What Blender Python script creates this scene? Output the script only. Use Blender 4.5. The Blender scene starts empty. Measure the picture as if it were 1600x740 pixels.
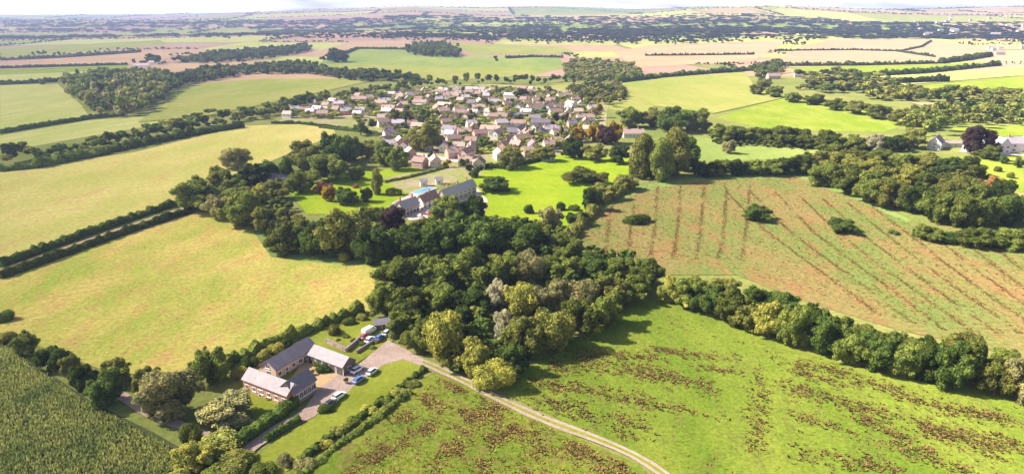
import bpy, bmesh, math, random
import numpy as np
from mathutils import Vector, Matrix

random.seed(7)
RNG = np.random.default_rng(11)
R = math.radians
S = bpy.context.scene
C = S.collection

# ------------------------------------------------------------------ camera geometry (photo frame is 1600 x 740)
CAM_H, FPX, HORIZON = 95.0, 1081.0, 24.0
PITCH = math.atan((370 - HORIZON) / FPX)
CP, SP = math.cos(PITCH), math.sin(PITCH)


def sstep(a, b, x):
    t = min(1.0, max(0.0, (x - a) / (b - a)))
    return t * t * (3 - 2 * t)


RIDGE_U = [-900, 0, 250, 400, 560, 650, 760, 900, 1000, 1080, 1180, 1300, 1400, 1600, 2500]
RIDGE_H = [70, 70, 86, 118, 132, 172, 140, 138, 146, 178, 190, 150, 142, 146, 130]


def height(x, y):
    """terrain height: a level vale that rises to rolling hills some kilometres away"""
    if y < 1100:
        return 0.0
    u = 800 + FPX * x / max(y, 1)
    top = float(np.interp(u, RIDGE_U, RIDGE_H))
    z = top * sstep(1500, 7600, y)
    a = sstep(1200, 3200, y)
    z += a * (9 * math.sin(x / 410 + 0.6) * math.sin(y / 520 + 1.1) + 8 * math.sin(x / 760 - y / 640) + 5 * math.sin(y / 300 + x / 900))
    z += sstep(2600, 4600, y) * (14 * math.sin(x / 620 + 1.3 + y / 2100) * math.sin(y / 420) + 12 * math.sin(x / 1100 - y / 380 + 2))
    z += 9 * sstep(4500, 7000, y) * (math.sin(x / 330) * 0.6 + math.sin(x / 870 + 2))
    if y > 8200:
        z -= (y - 8200) * 0.03
    return z


def ray(px, py):
    x = (px - 800) / FPX
    v = (370 - py) / FPX
    return Vector((x, CP + v * SP, -SP + v * CP))


def at(px, py, z=None):
    """the place in the world seen at photo position px, py (on the ground, or at the height z)"""
    d = ray(px, py)
    if z is not None:
        t = (z - CAM_H) / d.z
        return Vector((d.x * t, d.y * t, z))
    if d.z < 0:
        t = -CAM_H / d.z
        if t * d.y < 1100:
            return Vector((d.x * t, d.y * t, 0))
    t, step = 1000.0, 6.0
    while t < 9000:
        if CAM_H + d.z * t <= height(d.x * t, d.y * t):
            break
        t += step
    t = min(t, 9000)
    return Vector((d.x * t, d.y * t, height(d.x * t, d.y * t)))


def scale_at(p):
    """photo pixels per metre at the world point p"""
    depth = p.y * CP + (CAM_H - p.z) * SP
    return FPX / depth


def to_px(p):
    depth = p[1] * CP + (CAM_H - p[2]) * SP
    up = p[1] * SP - (CAM_H - p[2]) * CP
    return 800 + FPX * p[0] / depth, 370 - FPX * up / depth


def inside(poly, x, y):
    c, j = False, len(poly) - 1
    for i in range(len(poly)):
        xi, yi = poly[i][0], poly[i][1]
        xj, yj = poly[j][0], poly[j][1]
        if (yi > y) != (yj > y) and x < (xj - xi) * (y - yi) / (yj - yi) + xi:
            c = not c
        j = i
    return c


# ------------------------------------------------------------------ object helpers
def tag(o, label, cat=None, group=None, kind=None):
    o['label'] = label
    n = len(label.split())
    if n < 4 or n > 16:
        print('LABEL LENGTH', n, label)
    if cat: o['category'] = cat
    if group: o['group'] = group
    if kind: o['kind'] = kind
    return o


def mesh_from(name, verts, faces, mats, idx=None, smooth=False):
    me = bpy.data.meshes.new(name)
    me.from_pydata([tuple(v) for v in verts] if not isinstance(verts, np.ndarray) else verts.tolist(), [],
                   faces.tolist() if isinstance(faces, np.ndarray) else faces)
    for m in mats: me.materials.append(m)
    if idx is not None: me.polygons.foreach_set('material_index', np.asarray(idx, dtype=np.int32))
    if smooth: me.polygons.foreach_set('use_smooth', np.ones(len(me.polygons), dtype=bool))
    me.update()
    return me


def link(name, me, parent=None, loc=(0, 0, 0), rz=0.0):
    o = bpy.data.objects.new(name, me)
    C.objects.link(o)
    o.location = loc
    o.rotation_euler = (0, 0, rz)
    if parent: o.parent = parent
    return o


def empty(name, loc, rz=0.0):
    o = link(name, None, None, loc, rz)
    o.empty_display_size = 0.5
    return o


class MB:
    """collects boxes and polygons for one mesh"""
    def __init__(self): self.v, self.f, self.i = [], [], []

    def poly(self, pts, m=0):
        b = len(self.v); self.v += [tuple(p) for p in pts]; self.f.append(list(range(b, b + len(pts)))); self.i.append(m)

    def box(self, x0, x1, y0, y1, z0, z1, m=0):
        b = len(self.v)
        self.v += [(x0, y0, z0), (x1, y0, z0), (x1, y1, z0), (x0, y1, z0), (x0, y0, z1), (x1, y0, z1), (x1, y1, z1), (x0, y1, z1)]
        for q in ((0, 3, 2, 1), (4, 5, 6, 7), (0, 1, 5, 4), (1, 2, 6, 5), (2, 3, 7, 6), (3, 0, 4, 7)):
            self.f.append([b + k for k in q]); self.i.append(m)

    def cyl(self, c, r, h, axis='z', n=14, m=0, r2=None):
        b = len(self.v); r2 = r if r2 is None else r2
        for k in range(n):
            a = 2 * math.pi * k / n
            for s, rr in ((0, r), (h, r2)):
                u, w = rr * math.cos(a), rr * math.sin(a)
                self.v.append((c[0] + u, c[1] + w, c[2] + s) if axis == 'z' else (c[0] + u, c[1] + s, c[2] + w))
        for k in range(n):
            self.f.append([b + 2 * k, b + 2 * ((k + 1) % n), b + 2 * ((k + 1) % n) + 1, b + 2 * k + 1]); self.i.append(m)
        self.f.append([b + 2 * k for k in range(n)][::-1]); self.i.append(m)
        self.f.append([b + 2 * k + 1 for k in range(n)]); self.i.append(m)

    def mesh(self, name, mats, smooth=False): return mesh_from(name, self.v, self.f, mats if isinstance(mats, list) else [mats], self.i, smooth)


# ------------------------------------------------------------------ materials
def new_mat(name):
    m = bpy.data.materials.new(name); m.use_nodes = True
    nt = m.node_tree; nt.nodes.clear()
    out = nt.nodes.new('ShaderNodeOutputMaterial')
    return m, nt, out


def N(nt, t, **kw):
    n = nt.nodes.new(t)
    for k, v in kw.items(): setattr(n, k, v)
    return n


def noise(nt, vec, scale, detail=3.0, rough=0.6):
    n = N(nt, 'ShaderNodeTexNoise')
    n.inputs['Scale'].default_value = scale; n.inputs['Detail'].default_value = detail; n.inputs['Roughness'].default_value = rough
    nt.links.new(vec, n.inputs['Vector'])
    return n.outputs['Fac']


def ramp(nt, fac, a, b):
    n = N(nt, 'ShaderNodeMapRange'); n.clamp = True
    n.inputs['From Min'].default_value = a; n.inputs['From Max'].default_value = b
    nt.links.new(fac, n.inputs['Value'])
    return n.outputs['Result']


def mixc(nt, fac, a, b, mode='MIX'):
    n = N(nt, 'ShaderNodeMix', data_type='RGBA', blend_type=mode)
    for sock, v in ((n.inputs['Factor'], fac), (n.inputs['A'], a), (n.inputs['B'], b)):
        pass
    f = n.inputs[0]; A = n.inputs[6]; B = n.inputs[7]
    for s, v in ((f, fac), (A, a), (B, b)):
        if isinstance(v, (int, float)): s.default_value = v
        elif isinstance(v, tuple): s.default_value = (*v, 1)
        else: nt.links.new(v, s)
    return n.outputs[2]


def math_(nt, op, a, b=0.0):
    n = N(nt, 'ShaderNodeMath', operation=op)
    for s, v in ((n.inputs[0], a), (n.inputs[1], b)):
        if isinstance(v, (int, float)): s.default_value = v
        else: nt.links.new(v, s)
    return n.outputs[0]


def field_mat(name, c1, c2, c3, big=60.0, mid=12.0, fine=1.3, spots=0.5, grain=0.35, stripe=None, stretch=None):
    """land cover: two broad tones, patches of a third, fine grain; stripe = (angle deg, period m, colour, amount)"""
    m, nt, out = new_mat(name)
    tc = N(nt, 'ShaderNodeTexCoord'); vec = tc.outputs['Object']
    if stretch:
        mp = N(nt, 'ShaderNodeMapping'); mp.inputs['Rotation'].default_value = (0, 0, R(stretch[0])); mp.inputs['Scale'].default_value = (1, stretch[1], 1)
        nt.links.new(vec, mp.inputs['Vector']); v2 = mp.outputs['Vector']
    else:
        v2 = vec
    col = mixc(nt, ramp(nt, noise(nt, v2, 1 / big, 4), 0.38, 0.62), c1, c2)
    col = mixc(nt, math_(nt, 'MULTIPLY', ramp(nt, noise(nt, v2, 1 / mid, 5, 0.7), 0.5, 0.68), spots), col, c3)
    if stripe:
        mp = N(nt, 'ShaderNodeMapping'); mp.inputs['Rotation'].default_value = (0, 0, R(stripe[0]))
        nt.links.new(vec, mp.inputs['Vector'])
        w = N(nt, 'ShaderNodeTexWave', wave_type='BANDS', bands_direction='X', wave_profile='SIN')
        w.inputs['Scale'].default_value = 0.314 / stripe[1]; w.inputs['Distortion'].default_value = 1.2; w.inputs['Detail'].default_value = 3; w.inputs['Detail Scale'].default_value = 2.0
        nt.links.new(mp.outputs['Vector'], w.inputs['Vector'])
        f = math_(nt, 'MULTIPLY', ramp(nt, w.outputs['Fac'], 0.45, 0.95), stripe[3])
        f = math_(nt, 'MULTIPLY', f, ramp(nt, noise(nt, vec, 1 / 25.0, 3), 0.35, 0.6))
        col = mixc(nt, f, col, stripe[2])
    g = noise(nt, vec, 1 / fine, 4, 0.75)
    col = mixc(nt, 1.0, col, mixc(nt, ramp(nt, g, 0.3, 0.7), (1 - grain,) * 3, (1 + grain * 0.7,) * 3), 'MULTIPLY')
    d = N(nt, 'ShaderNodeBsdfDiffuse'); d.inputs['Roughness'].default_value = 1.0
    nt.links.new(col, d.inputs['Color'])
    bp = N(nt, 'ShaderNodeBump'); bp.inputs['Strength'].default_value = 0.6; bp.inputs['Distance'].default_value = 0.5
    nt.links.new(g, bp.inputs['Height']); nt.links.new(bp.outputs['Normal'], d.inputs['Normal'])
    nt.links.new(d.outputs[0], out.inputs['Surface'])
    return m


def foliage_mat(name, c, var=0.35, warm=None, clump=0.22):
    m, nt, out = new_mat(name)
    tc = N(nt, 'ShaderNodeTexCoord'); oi = N(nt, 'ShaderNodeObjectInfo')
    geo = N(nt, 'ShaderNodeNewGeometry')
    warm = warm or (c[0] * 1.85, c[1] * 1.55, c[2] * 1.25)
    col = mixc(nt, ramp(nt, noise(nt, geo.outputs['Position'], clump, 3, 0.7), 0.36, 0.66), c, warm)
    rnd = math_(nt, 'ADD', math_(nt, 'MULTIPLY', oi.outputs['Random'], 2 * var), 1 - var)
    isl = math_(nt, 'ADD', math_(nt, 'MULTIPLY', geo.outputs['Random Per Island'], 0.8), 0.6)
    k = math_(nt, 'MULTIPLY', rnd, isl)
    cc = N(nt, 'ShaderNodeCombineColor')
    for i in range(3): nt.links.new(k, cc.inputs[i])
    col = mixc(nt, 1.0, col, cc.outputs[0], 'MULTIPLY')
    d = N(nt, 'ShaderNodeBsdfDiffuse'); t = N(nt, 'ShaderNodeBsdfTranslucent'); mx = N(nt, 'ShaderNodeMixShader')
    mx.inputs[0].default_value = 0.28
    nt.links.new(col, d.inputs['Color']); nt.links.new(col, t.inputs['Color'])
    nt.links.new(d.outputs[0], mx.inputs[1]); nt.links.new(t.outputs[0], mx.inputs[2])
    nt.links.new(mx.outputs[0], out.inputs['Surface'])
    return m


def surf_mat(name, c1, c2, scale=1.0, rough=0.85, metal=0.0, bump=0.2, brick=None, spec=0.3, coat=0.0):
    m, nt, out = new_mat(name)
    tc = N(nt, 'ShaderNodeTexCoord'); vec = tc.outputs['Object']
    n1 = noise(nt, vec, scale, 5, 0.65)
    col = mixc(nt, ramp(nt, n1, 0.35, 0.65), c1, c2)
    if brick:
        b = N(nt, 'ShaderNodeTexBrick'); b.inputs['Scale'].default_value = brick[0]
        b.inputs['Color1'].default_value = (*c1, 1); b.inputs['Color2'].default_value = (*c2, 1); b.inputs['Mortar'].default_value = (*brick[1], 1)
        b.inputs['Mortar Size'].default_value = 0.02
        mp = N(nt, 'ShaderNodeMapping'); mp.inputs['Rotation'].default_value = (R(90), 0, 0)
        nt.links.new(vec, mp.inputs['Vector']); nt.links.new(mp.outputs['Vector'], b.inputs['Vector'])
        col = mixc(nt, 0.6, col, b.outputs['Color'])
    p = N(nt, 'ShaderNodeBsdfPrincipled')
    p.inputs['Roughness'].default_value = rough; p.inputs['Metallic'].default_value = metal
    p.inputs['Specular IOR Level'].default_value = spec; p.inputs['Coat Weight'].default_value = coat
    nt.links.new(col, p.inputs['Base Color'])
    if bump:
        bp = N(nt, 'ShaderNodeBump'); bp.inputs['Strength'].default_value = bump; bp.inputs['Distance'].default_value = 0.1
        nt.links.new(n1, bp.inputs['Height']); nt.links.new(bp.outputs['Normal'], p.inputs['Normal'])
    nt.links.new(p.outputs[0], out.inputs['Surface'])
    return m


FOL = {
    'D': (foliage_mat('leaf_dark_green', (0.054, 0.087, 0.020), 0.42), 'dark green'),
    'G': (foliage_mat('leaf_mid_green', (0.100, 0.132, 0.029), 0.35), 'mid green'),
    'O': (foliage_mat('leaf_olive', (0.125, 0.142, 0.036), 0.3), 'olive green'),
    'Y': (foliage_mat('leaf_yellow_green', (0.21, 0.225, 0.05), 0.2), 'pale yellow-green'),
    'W': (foliage_mat('leaf_grey_green', (0.18, 0.185, 0.08), 0.2), 'grey-green'),
    'P': (foliage_mat('leaf_silver', (0.27, 0.275, 0.185), 0.12), 'silvery pale'),
    'C': (foliage_mat('leaf_copper', (0.045, 0.03, 0.03), 0.2), 'dark purple-leaved'),
    'A': (foliage_mat('leaf_autumn', (0.24, 0.17, 0.015), 0.2), 'golden yellow'),
    'B': (foliage_mat('leaf_russet', (0.21, 0.13, 0.05), 0.2), 'russet'),
    'K': (foliage_mat('leaf_pink_copper', (0.19, 0.085, 0.075), 0.2), 'reddish pink'),
}
BARK = surf_mat('bark', (0.09, 0.07, 0.05), (0.16, 0.13, 0.10), 3.0, 0.95)


# ------------------------------------------------------------------ foliage meshes
def unit(v): return v / np.maximum(np.linalg.norm(v, axis=-1, keepdims=True), 1e-9)


def leaf_quads(cen, nor, size, rng):
    n = len(cen)
    nor = unit(nor)
    a = unit(np.cross(nor, rng.normal(size=(n, 3))))
    b = np.cross(nor, a)
    s = np.asarray(size).reshape(-1, 1) * np.ones((n, 1))
    k = rng.uniform(0.55, 0.8, (n, 1))
    bend = nor * s * rng.uniform(-0.25, 0.25, (n, 1))
    v = np.stack([cen - a * s, cen - b * s * k + bend, cen + a * s, cen + b * s * k + bend], axis=1).reshape(-1, 3)
    return v, np.arange(4 * n).reshape(n, 4)


def ico(sub):
    bm = bmesh.new(); bmesh.ops.create_icosphere(bm, subdivisions=sub, radius=1.0)
    v = np.array([x.co[:] for x in bm.verts]); f = [[x.index for x in p.verts] for p in bm.faces]
    bm.free()
    return v, np.array(f)


ICO1, ICO2 = ico(1), ico(2)


def crown_data(seed, lobes, leaves, leaf, form='round', core=0.8, ic=None):
    """unit crown: 1 wide, z 0..1. Lobes of leaf-sized faces round a leafy core"""
    rng = np.random.default_rng(seed)
    ic = ic or ICO1
    P, rad = [], []
    for k in range(lobes):
        if form == 'tall':
            t = (k + 0.5) / lobes
            a = rng.uniform(0, 6.28); rr = 0.24 * (math.sin(math.pi * (0.12 + 0.8 * t)) + 0.15) * rng.uniform(0.5, 1.3)
            p = (rr * math.cos(a), rr * math.sin(a), 0.10 + 0.78 * t); r = rng.uniform(0.15, 0.24)
        elif form == 'shrub':
            a = rng.uniform(0, 6.28); rr = 0.33 * math.sqrt(rng.uniform(0, 1))
            p = (rr * math.cos(a), rr * math.sin(a), rng.uniform(0.15, 0.62) * (1 - rr)); r = rng.uniform(0.16, 0.28)
        elif form == 'weep':
            a = rng.uniform(0, 6.28); rr = 0.34 * math.sqrt(rng.uniform(0.1, 1)); t = rng.uniform(0, 1)
            p = (rr * math.cos(a), rr * math.sin(a), 0.22 + 0.55 * t * (1 - rr)); r = rng.uniform(0.14, 0.2)
        else:
            if k % 6 == 0:                       # a new bough: its own direction, reach and size
                d = rng.normal(size=3); d[2] = d[2] + 0.1; d /= np.linalg.norm(d)
                q = rng.uniform(0.45, 1.0) ** 0.5
                bo = np.array([0.33 * q * d[0], 0.33 * q * d[1], 0.43 + 0.33 * q * d[2]]); br = rng.uniform(0.13, 0.20)
                p = tuple(bo); r = br
            else:
                e = rng.normal(size=3); e[2] += 0.3; e = e / np.linalg.norm(e) + d * 0.5
                p = tuple(bo + e * br * rng.uniform(0.6, 1.0)); r = br * rng.uniform(0.35, 0.7)
        P.append(p); rad.append(r)
    P, rad = np.array(P), np.array(rad)
    n = leaves * 3
    w = rad ** 2 / np.sum(rad ** 2)
    li = rng.choice(lobes, n, p=w)
    d = unit(rng.normal(size=(n, 3)))
    sq = 1.25 if form == 'weep' else 1.0
    rr = rad[li] * rng.uniform(0.82, 1.1, n)
    pos = P[li] + d * rr[:, None] * np.array([1, 1, sq])
    dist = np.linalg.norm(pos[:, None, :] - P[None], axis=2) / rad[None]
    dist[np.arange(n), li] = 9
    ok = (dist.min(axis=1) > 0.84) & (pos[:, 2] > 0.0)
    pos, d = pos[ok][:leaves], d[ok][:leaves]
    nor = d + rng.normal(size=d.shape) * 0.55 + np.array([0, 0, 0.25])
    if form == 'weep': nor[:, 2] *= 0.5
    v, f = leaf_quads(pos, nor, leaf * rng.uniform(0.6, 1.25, len(pos)), rng)
    vs, fs, b = [v], [f], len(v)
    cv, cf = [], []
    for p, r in zip(P, rad):
        x = ic[0] * (1 + rng.uniform(-0.16, 0.1, (len(ic[0]), 1))) * r * core
        cv.append(x + p); cf.append(ic[1] + b); b += len(x)
    V = np.vstack([v] + cv)
    return V, f.tolist() + np.vstack(cf).tolist()


def trunk_mesh(seed, top=0.62, r=0.035):
    """unit trunk (height 1 = the tree's height): tapered, slightly bent, with five limbs into the crown"""
    rng = np.random.default_rng(seed)
    mb = MB()

    def tube(path, radii, n=7):
        b = len(mb.v)
        for (p, q) in zip(path, radii):
            for k in range(n):
                a = 2 * math.pi * k / n
                mb.v.append((p[0] + q * math.cos(a), p[1] + q * math.sin(a), p[2]))
        for i in range(len(path) - 1):
            for k in range(n):
                mb.f.append([b + i * n + k, b + i * n + (k + 1) % n, b + (i + 1) * n + (k + 1) % n, b + (i + 1) * n + k]); mb.i.append(0)
    pts = [(0, 0, -0.02)]
    for i in range(1, 6):
        pts.append((pts[-1][0] + rng.uniform(-.012, .012), pts[-1][1] + rng.uniform(-.012, .012), top * i / 5))
    tube(pts, [r * 1.5, r * 1.05, r * 0.9, r * 0.75, r * 0.5, r * 0.2])
    for k in range(5):
        a = k * 1.26 + rng.uniform(-.3, .3); z0 = top * rng.uniform(0.35, 0.7); s = pts[min(5, int(z0 / top * 5))]
        L = rng.uniform(0.14, 0.24)
        tube([(s[0], s[1], z0), (s[0] + L * .5 * math.cos(a), s[1] + L * .5 * math.sin(a), z0 + .09), (s[0] + L * math.cos(a), s[1] + L * math.sin(a), z0 + .22)], [r * .5, r * .35, r * .12], 5)
    return mb.mesh('trunk', BARK, True)


def crown_mesh(*a, **k):
    v, f = crown_data(*a, **k)
    return mesh_from('crown', v, f, [FOL['D'][0]])


CROWNS = {
    'round': [crown_mesh(s, 108 if s % 2 else 90, 6200, 0.026) for s in range(8)],
    'tall': [crown_mesh(20 + s, 26, 3600, 0.030, 'tall') for s in range(3)],
    'weep': [crown_mesh(30 + s, 34, 4200, 0.028, 'weep') for s in range(3)],
    'shrub': [crown_mesh(40 + s, 18, 2200, 0.036, 'shrub') for s in range(4)],
    'small': [crown_mesh(50 + s, 24, 800, 0.058) for s in range(6)],
}
TRUNKS = [trunk_mesh(s) for s in range(4)]
FORM_WORD = {'round': 'round', 'tall': 'tall', 'weep': 'billowing', 'shrub': 'bushy', 'small': 'small'}
ORD = ['first', 'second', 'third', 'fourth', 'fifth', 'sixth', 'seventh', 'eighth', 'ninth', 'tenth', 'eleventh', 'twelfth', 'thirteenth',
       'fourteenth', 'fifteenth', 'sixteenth', 'seventeenth', 'eighteenth', 'nineteenth', 'twentieth'] + ['twenty-' + q for q in ('first', 'second', 'third', 'fourth', 'fifth', 'sixth', 'seventh', 'eighth')]
NTREES = 0


def tree(px, py, w, h, kind, label, group, form=None, name=None, fat=1.0):
    """a tree standing at photo position px, py whose crown shows w x h photo pixels"""
    global NTREES
    p = at(px, py)
    k = scale_at(p)
    W = w / k
    dep = math.atan2(CAM_H - p.z, math.hypot(p.x, p.y))
    sd_, cd_ = math.sin(dep), math.cos(dep)
    H = max(1.2, 0.45 * W, math.sqrt(max(0.01, (h / k) ** 2 - (W * sd_) ** 2)) / cd_)
    p = p + Vector((p.x, p.y, 0)).normalized() * max(0.0, min(0.5 * W, (math.hypot(H * cd_, W * sd_) - H * cd_) / 2 / sd_))
    p.z = height(p.x, p.y)
    if form is None:
        form = 'shrub' if H < 5.5 else 'round'
    n = NTREES; NTREES += 1
    nm = name or ('shrub' if form == 'shrub' else 'tree')
    t = empty(nm, (p.x, p.y, p.z), random.uniform(0, 6.28))
    tag(t, label, 'shrub' if form == 'shrub' else 'tree', group)
    ms = CROWNS[form]
    c = link('crown', ms[n % len(ms)], t)
    z0 = 0.0 if form == 'shrub' else 0.03
    c.location = (0, 0, z0 * H)
    q = random.uniform(0.92, 1.1)
    c.scale = (1.04 * W * q, 1.04 * W / q, H * (1 - z0) * 1.0)
    c.material_slots[0].link = 'OBJECT'; c.material_slots[0].material = FOL[kind][0]
    r = link('trunk', TRUNKS[n % 4], t)
    r.scale = (min(H, W) * .9, min(H, W) * .9, H * (0.8 if form == 'shrub' else 1.0))
    return t


def row(items, phrase, group, fallback='G'):
    """a row of trees listed as (x, y, w, h, kind[, form]); each label counts from the left"""
    items = sorted(items, key=lambda q: q[0])
    for i, q in enumerate(items):
        kind = q[4]; form = q[5] if len(q) > 5 else None
        if kind == 'D' and form is None and (int(q[0]) * 7 + int(q[1]) * 3) % 5 < 2: kind = 'G'
        p = at(q[0], q[1]); low = q[3] / scale_at(p) < 6.5
        word = FORM_WORD[form] if form else ('low' if low else 'full')
        noun = 'shrub' if (form == 'shrub' or (form is None and low)) else 'tree'
        if form is None and low: form = 'shrub'
        lead = f'{word} {FOL[kind][1]} {noun}' if len(items) > 1 or form else f'{FOL[kind][1]} {noun}'
        place = f'{ORD[i]} from the left {phrase}' if len(items) > 1 else phrase
        lab = f'{lead} {place}'
        if len(lab.split()) > 16: lab = f'{FOL[kind][1]} {noun} {place}'
        if len(lab.split()) > 16: lab = lab.replace('from the left', 'from left')
        tree(q[0], q[1], q[2], q[3], kind, lab, group, form)


# one mesh of foliage along a line: hedges
def hedge_mesh(pts, width, hgt, mats, rng, leaf=None, dens=1.0, rough=0.25):
    """pts: world points; a bumpy leafy core with leaf faces standing off it"""
    pts = [np.array(p[:]) for p in pts]
    seg = [np.linalg.norm(b - a) for a, b in zip(pts, pts[1:])]
    L = sum(seg)
    step = max(0.8, width * 0.45)
    n = max(2, int(L / step))
    cum = np.concatenate([[0], np.cumsum(seg)])
    s = np.linspace(0, L, n + 1)
    A = np.array(pts)
    cen = np.stack([np.interp(s, cum, A[:, i]) for i in range(3)], axis=1)
    tan = unit(np.gradient(cen, axis=0)); side = unit(np.cross(tan, [0, 0, 1.0]))
    prof = [(-.5, 0), (-.52, .45), (-.36, .85), (0, 1.0), (.36, .85), (.52, .45), (.5, 0)]
    wob = 1 + rng.normal(size=(n + 1, 1)) * rough * 0.5
    hob = 1 + rng.normal(size=(n + 1, 1)) * rough * 0.7
    hob = np.clip(hob, 0.55, 1.7)
    V = []
    for (a, b) in prof:
        j = rng.uniform(0.85, 1.12, (n + 1, 1))
        V.append(cen + side * (a * width * wob * j) + np.array([0, 0, 1]) * (b * hgt * hob * j))
    V = np.stack(V, axis=1).reshape(-1, 3)
    m = len(prof)
    F = []
    for i in range(n):
        for k in range(m - 1):
            F.append([i * m + k, i * m + k + 1, (i + 1) * m + k + 1, (i + 1) * m + k])
    F.append([k for k in range(m)][::-1]); F.append([n * m + k for k in range(m)])
    leaf = leaf or max(0.35, hgt * 0.13)
    area = L * (width + 2 * hgt)
    q = int(min(16000, dens * area / (leaf * leaf * 1.1)))
    i = rng.integers(0, n, q); t = rng.uniform(0, 1, (q, 1)); k = rng.uniform(0.2, m - 1.2, q); k0 = k.astype(int); kt = (k - k0)[:, None]
    g = V.reshape(n + 1, m, 3)
    a0 = g[i, k0] * (1 - kt) + g[i, k0 + 1] * kt; a1 = g[i + 1, k0] * (1 - kt) + g[i + 1, k0 + 1] * kt
    pos = a0 * (1 - t) + a1 * t
    ang = (k / (m - 1) * 2 - 1) * math.pi / 2
    nor = side[i] * np.sin(ang)[:, None] + np.array([0, 0, 1]) * np.cos(ang)[:, None]
    pos = pos + nor * rng.uniform(-0.1, 0.35, (q, 1)) * leaf
    lv, lf = leaf_quads(pos, nor + rng.normal(size=nor.shape) * 0.55, leaf * rng.uniform(0.5, 1.1, q), rng)
    Vall = np.vstack([V, lv]); Fall = F + (lf + len(V)).tolist()
    return mesh_from('hedge', Vall, Fall, mats)


def ground_line(px_pts, step=30):
    out = []
    for (a, b) in zip(px_pts, px_pts[1:]):
        A, B = at(*a), at(*b)
        n = max(1, int((B - A).length / step))
        for k in range(n):
            q = A.lerp(B, k / n); out.append(Vector((q.x, q.y, height(q.x, q.y))))
    B = at(*px_pts[-1]); out.append(B)
    return out


def hedge(px_pts, width, hgt, kind, label, dens=1.0, leaf=None, rough=0.25, group='hedges between the fields'):
    me = hedge_mesh(ground_line(px_pts), width, hgt, [FOL[kind][0]], RNG, leaf, dens, rough)
    o = link('hedge', me)
    return tag(o, label, 'hedge', group)


# many crowns in one mesh: far-off woods that read as one mass
FAR = [crown_data(70 + s, 12, 170, 0.10, 'round', 0.9) for s in range(5)]


def wood_mesh(places, mats, rng):
    """places: (x, y, z, width, height, material index)"""
    vs, fs, ix, b = [], [], [], 0
    for (x, y, z, w, h, m) in places:
        v, f = FAR[rng.integers(0, len(FAR))]
        a = rng.uniform(0, 6.28); ca, sa = math.cos(a), math.sin(a)
        q = np.stack([(v[:, 0] * ca - v[:, 1] * sa) * w * 1.15 + x, (v[:, 0] * sa + v[:, 1] * ca) * w * 1.15 + y, v[:, 2] * h * 1.05 - 0.3 + z], axis=1)
        vs.append(q); fs += [[j + b for j in p] for p in f]; ix += [m] * len(f); b += len(v)
    return mesh_from('woodland', np.vstack(vs), fs, mats, ix)


def wood(px_poly, spacing, hgt, kinds, label, name='woodland', jit=0.3, keep=1.0):
    wp = [at(*p) for p in px_poly]
    xs = [p.x for p in wp]; ys = [p.y for p in wp]
    pl = [(p.x, p.y) for p in wp]
    mats = [FOL[k][0] for k in kinds]
    out = []
    y = min(ys)
    r = 0
    while y <= max(ys):
        x = min(xs) + (r % 2) * spacing / 2
        while x <= max(xs):
            X = x + RNG.normal() * spacing * jit; Y = y + RNG.normal() * spacing * jit
            if inside(pl, X, Y) and RNG.uniform() < keep:
                s = RNG.uniform(0.75, 1.3)
                out.append((X, Y, height(X, Y), spacing * 1.3 * s, hgt * RNG.uniform(0.75, 1.2), int(RNG.integers(0, len(kinds)))))
            x += spacing
        y += spacing * 0.87; r += 1
    if not out: return None
    o = link(name, wood_mesh(out, mats, RNG))
    return tag(o, label, 'wood', None, 'stuff')


def treeline(px_pts, width, spacing, hgt, kinds, label, name='treeline', keep=1.0):
    pts = ground_line(px_pts, spacing)
    out = []
    for p in pts:
        for k in range(max(1, int(width / spacing))):
            if RNG.uniform() > keep: continue
            X = p.x + RNG.normal() * width * 0.25; Y = p.y + RNG.normal() * width * 0.3
            s = RNG.uniform(0.7, 1.35)
            out.append((X, Y, height(X, Y), spacing * 1.35 * s, hgt * s * RNG.uniform(0.8, 1.15), int(RNG.integers(0, len(kinds)))))
    o = link(name, wood_mesh(out, [FOL[k][0] for k in kinds], RNG))
    return tag(o, label, 'trees', None, 'stuff')


# ------------------------------------------------------------------ terrain and fields
GX = [0.0]
while GX[-1] < 12000: GX.append(GX[-1] + (60 if GX[-1] < 900 else 90 if GX[-1] < 2500 else 220))
GX = sorted({-x for x in GX} | set(GX))
GY = [-260.0, 0.0]
while GY[-1] < 13000: GY.append(GY[-1] + (100 if GY[-1] < 1000 else 45 if GY[-1] < 3200 else 100))

soil = field_mat('rough_pasture', (0.16, 0.19, 0.045), (0.25, 0.24, 0.075), (0.12, 0.16, 0.03), 90, 15, 2.0, 0.5, 0.3)
gv = [(x, y, height(x, y)) for y in GY for x in GX]
nx = len(GX)
gf = [[j * nx + i, j * nx + i + 1, (j + 1) * nx + i + 1, (j + 1) * nx + i] for j in range(len(GY) - 1) for i in range(nx - 1)]
ground = link('ground', mesh_from('ground', gv, gf, [soil], smooth=True))
tag(ground, 'rough green pasture land that everything stands on', kind='structure')

LAYER = [0.03]
FIELD_POLYS = []


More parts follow.
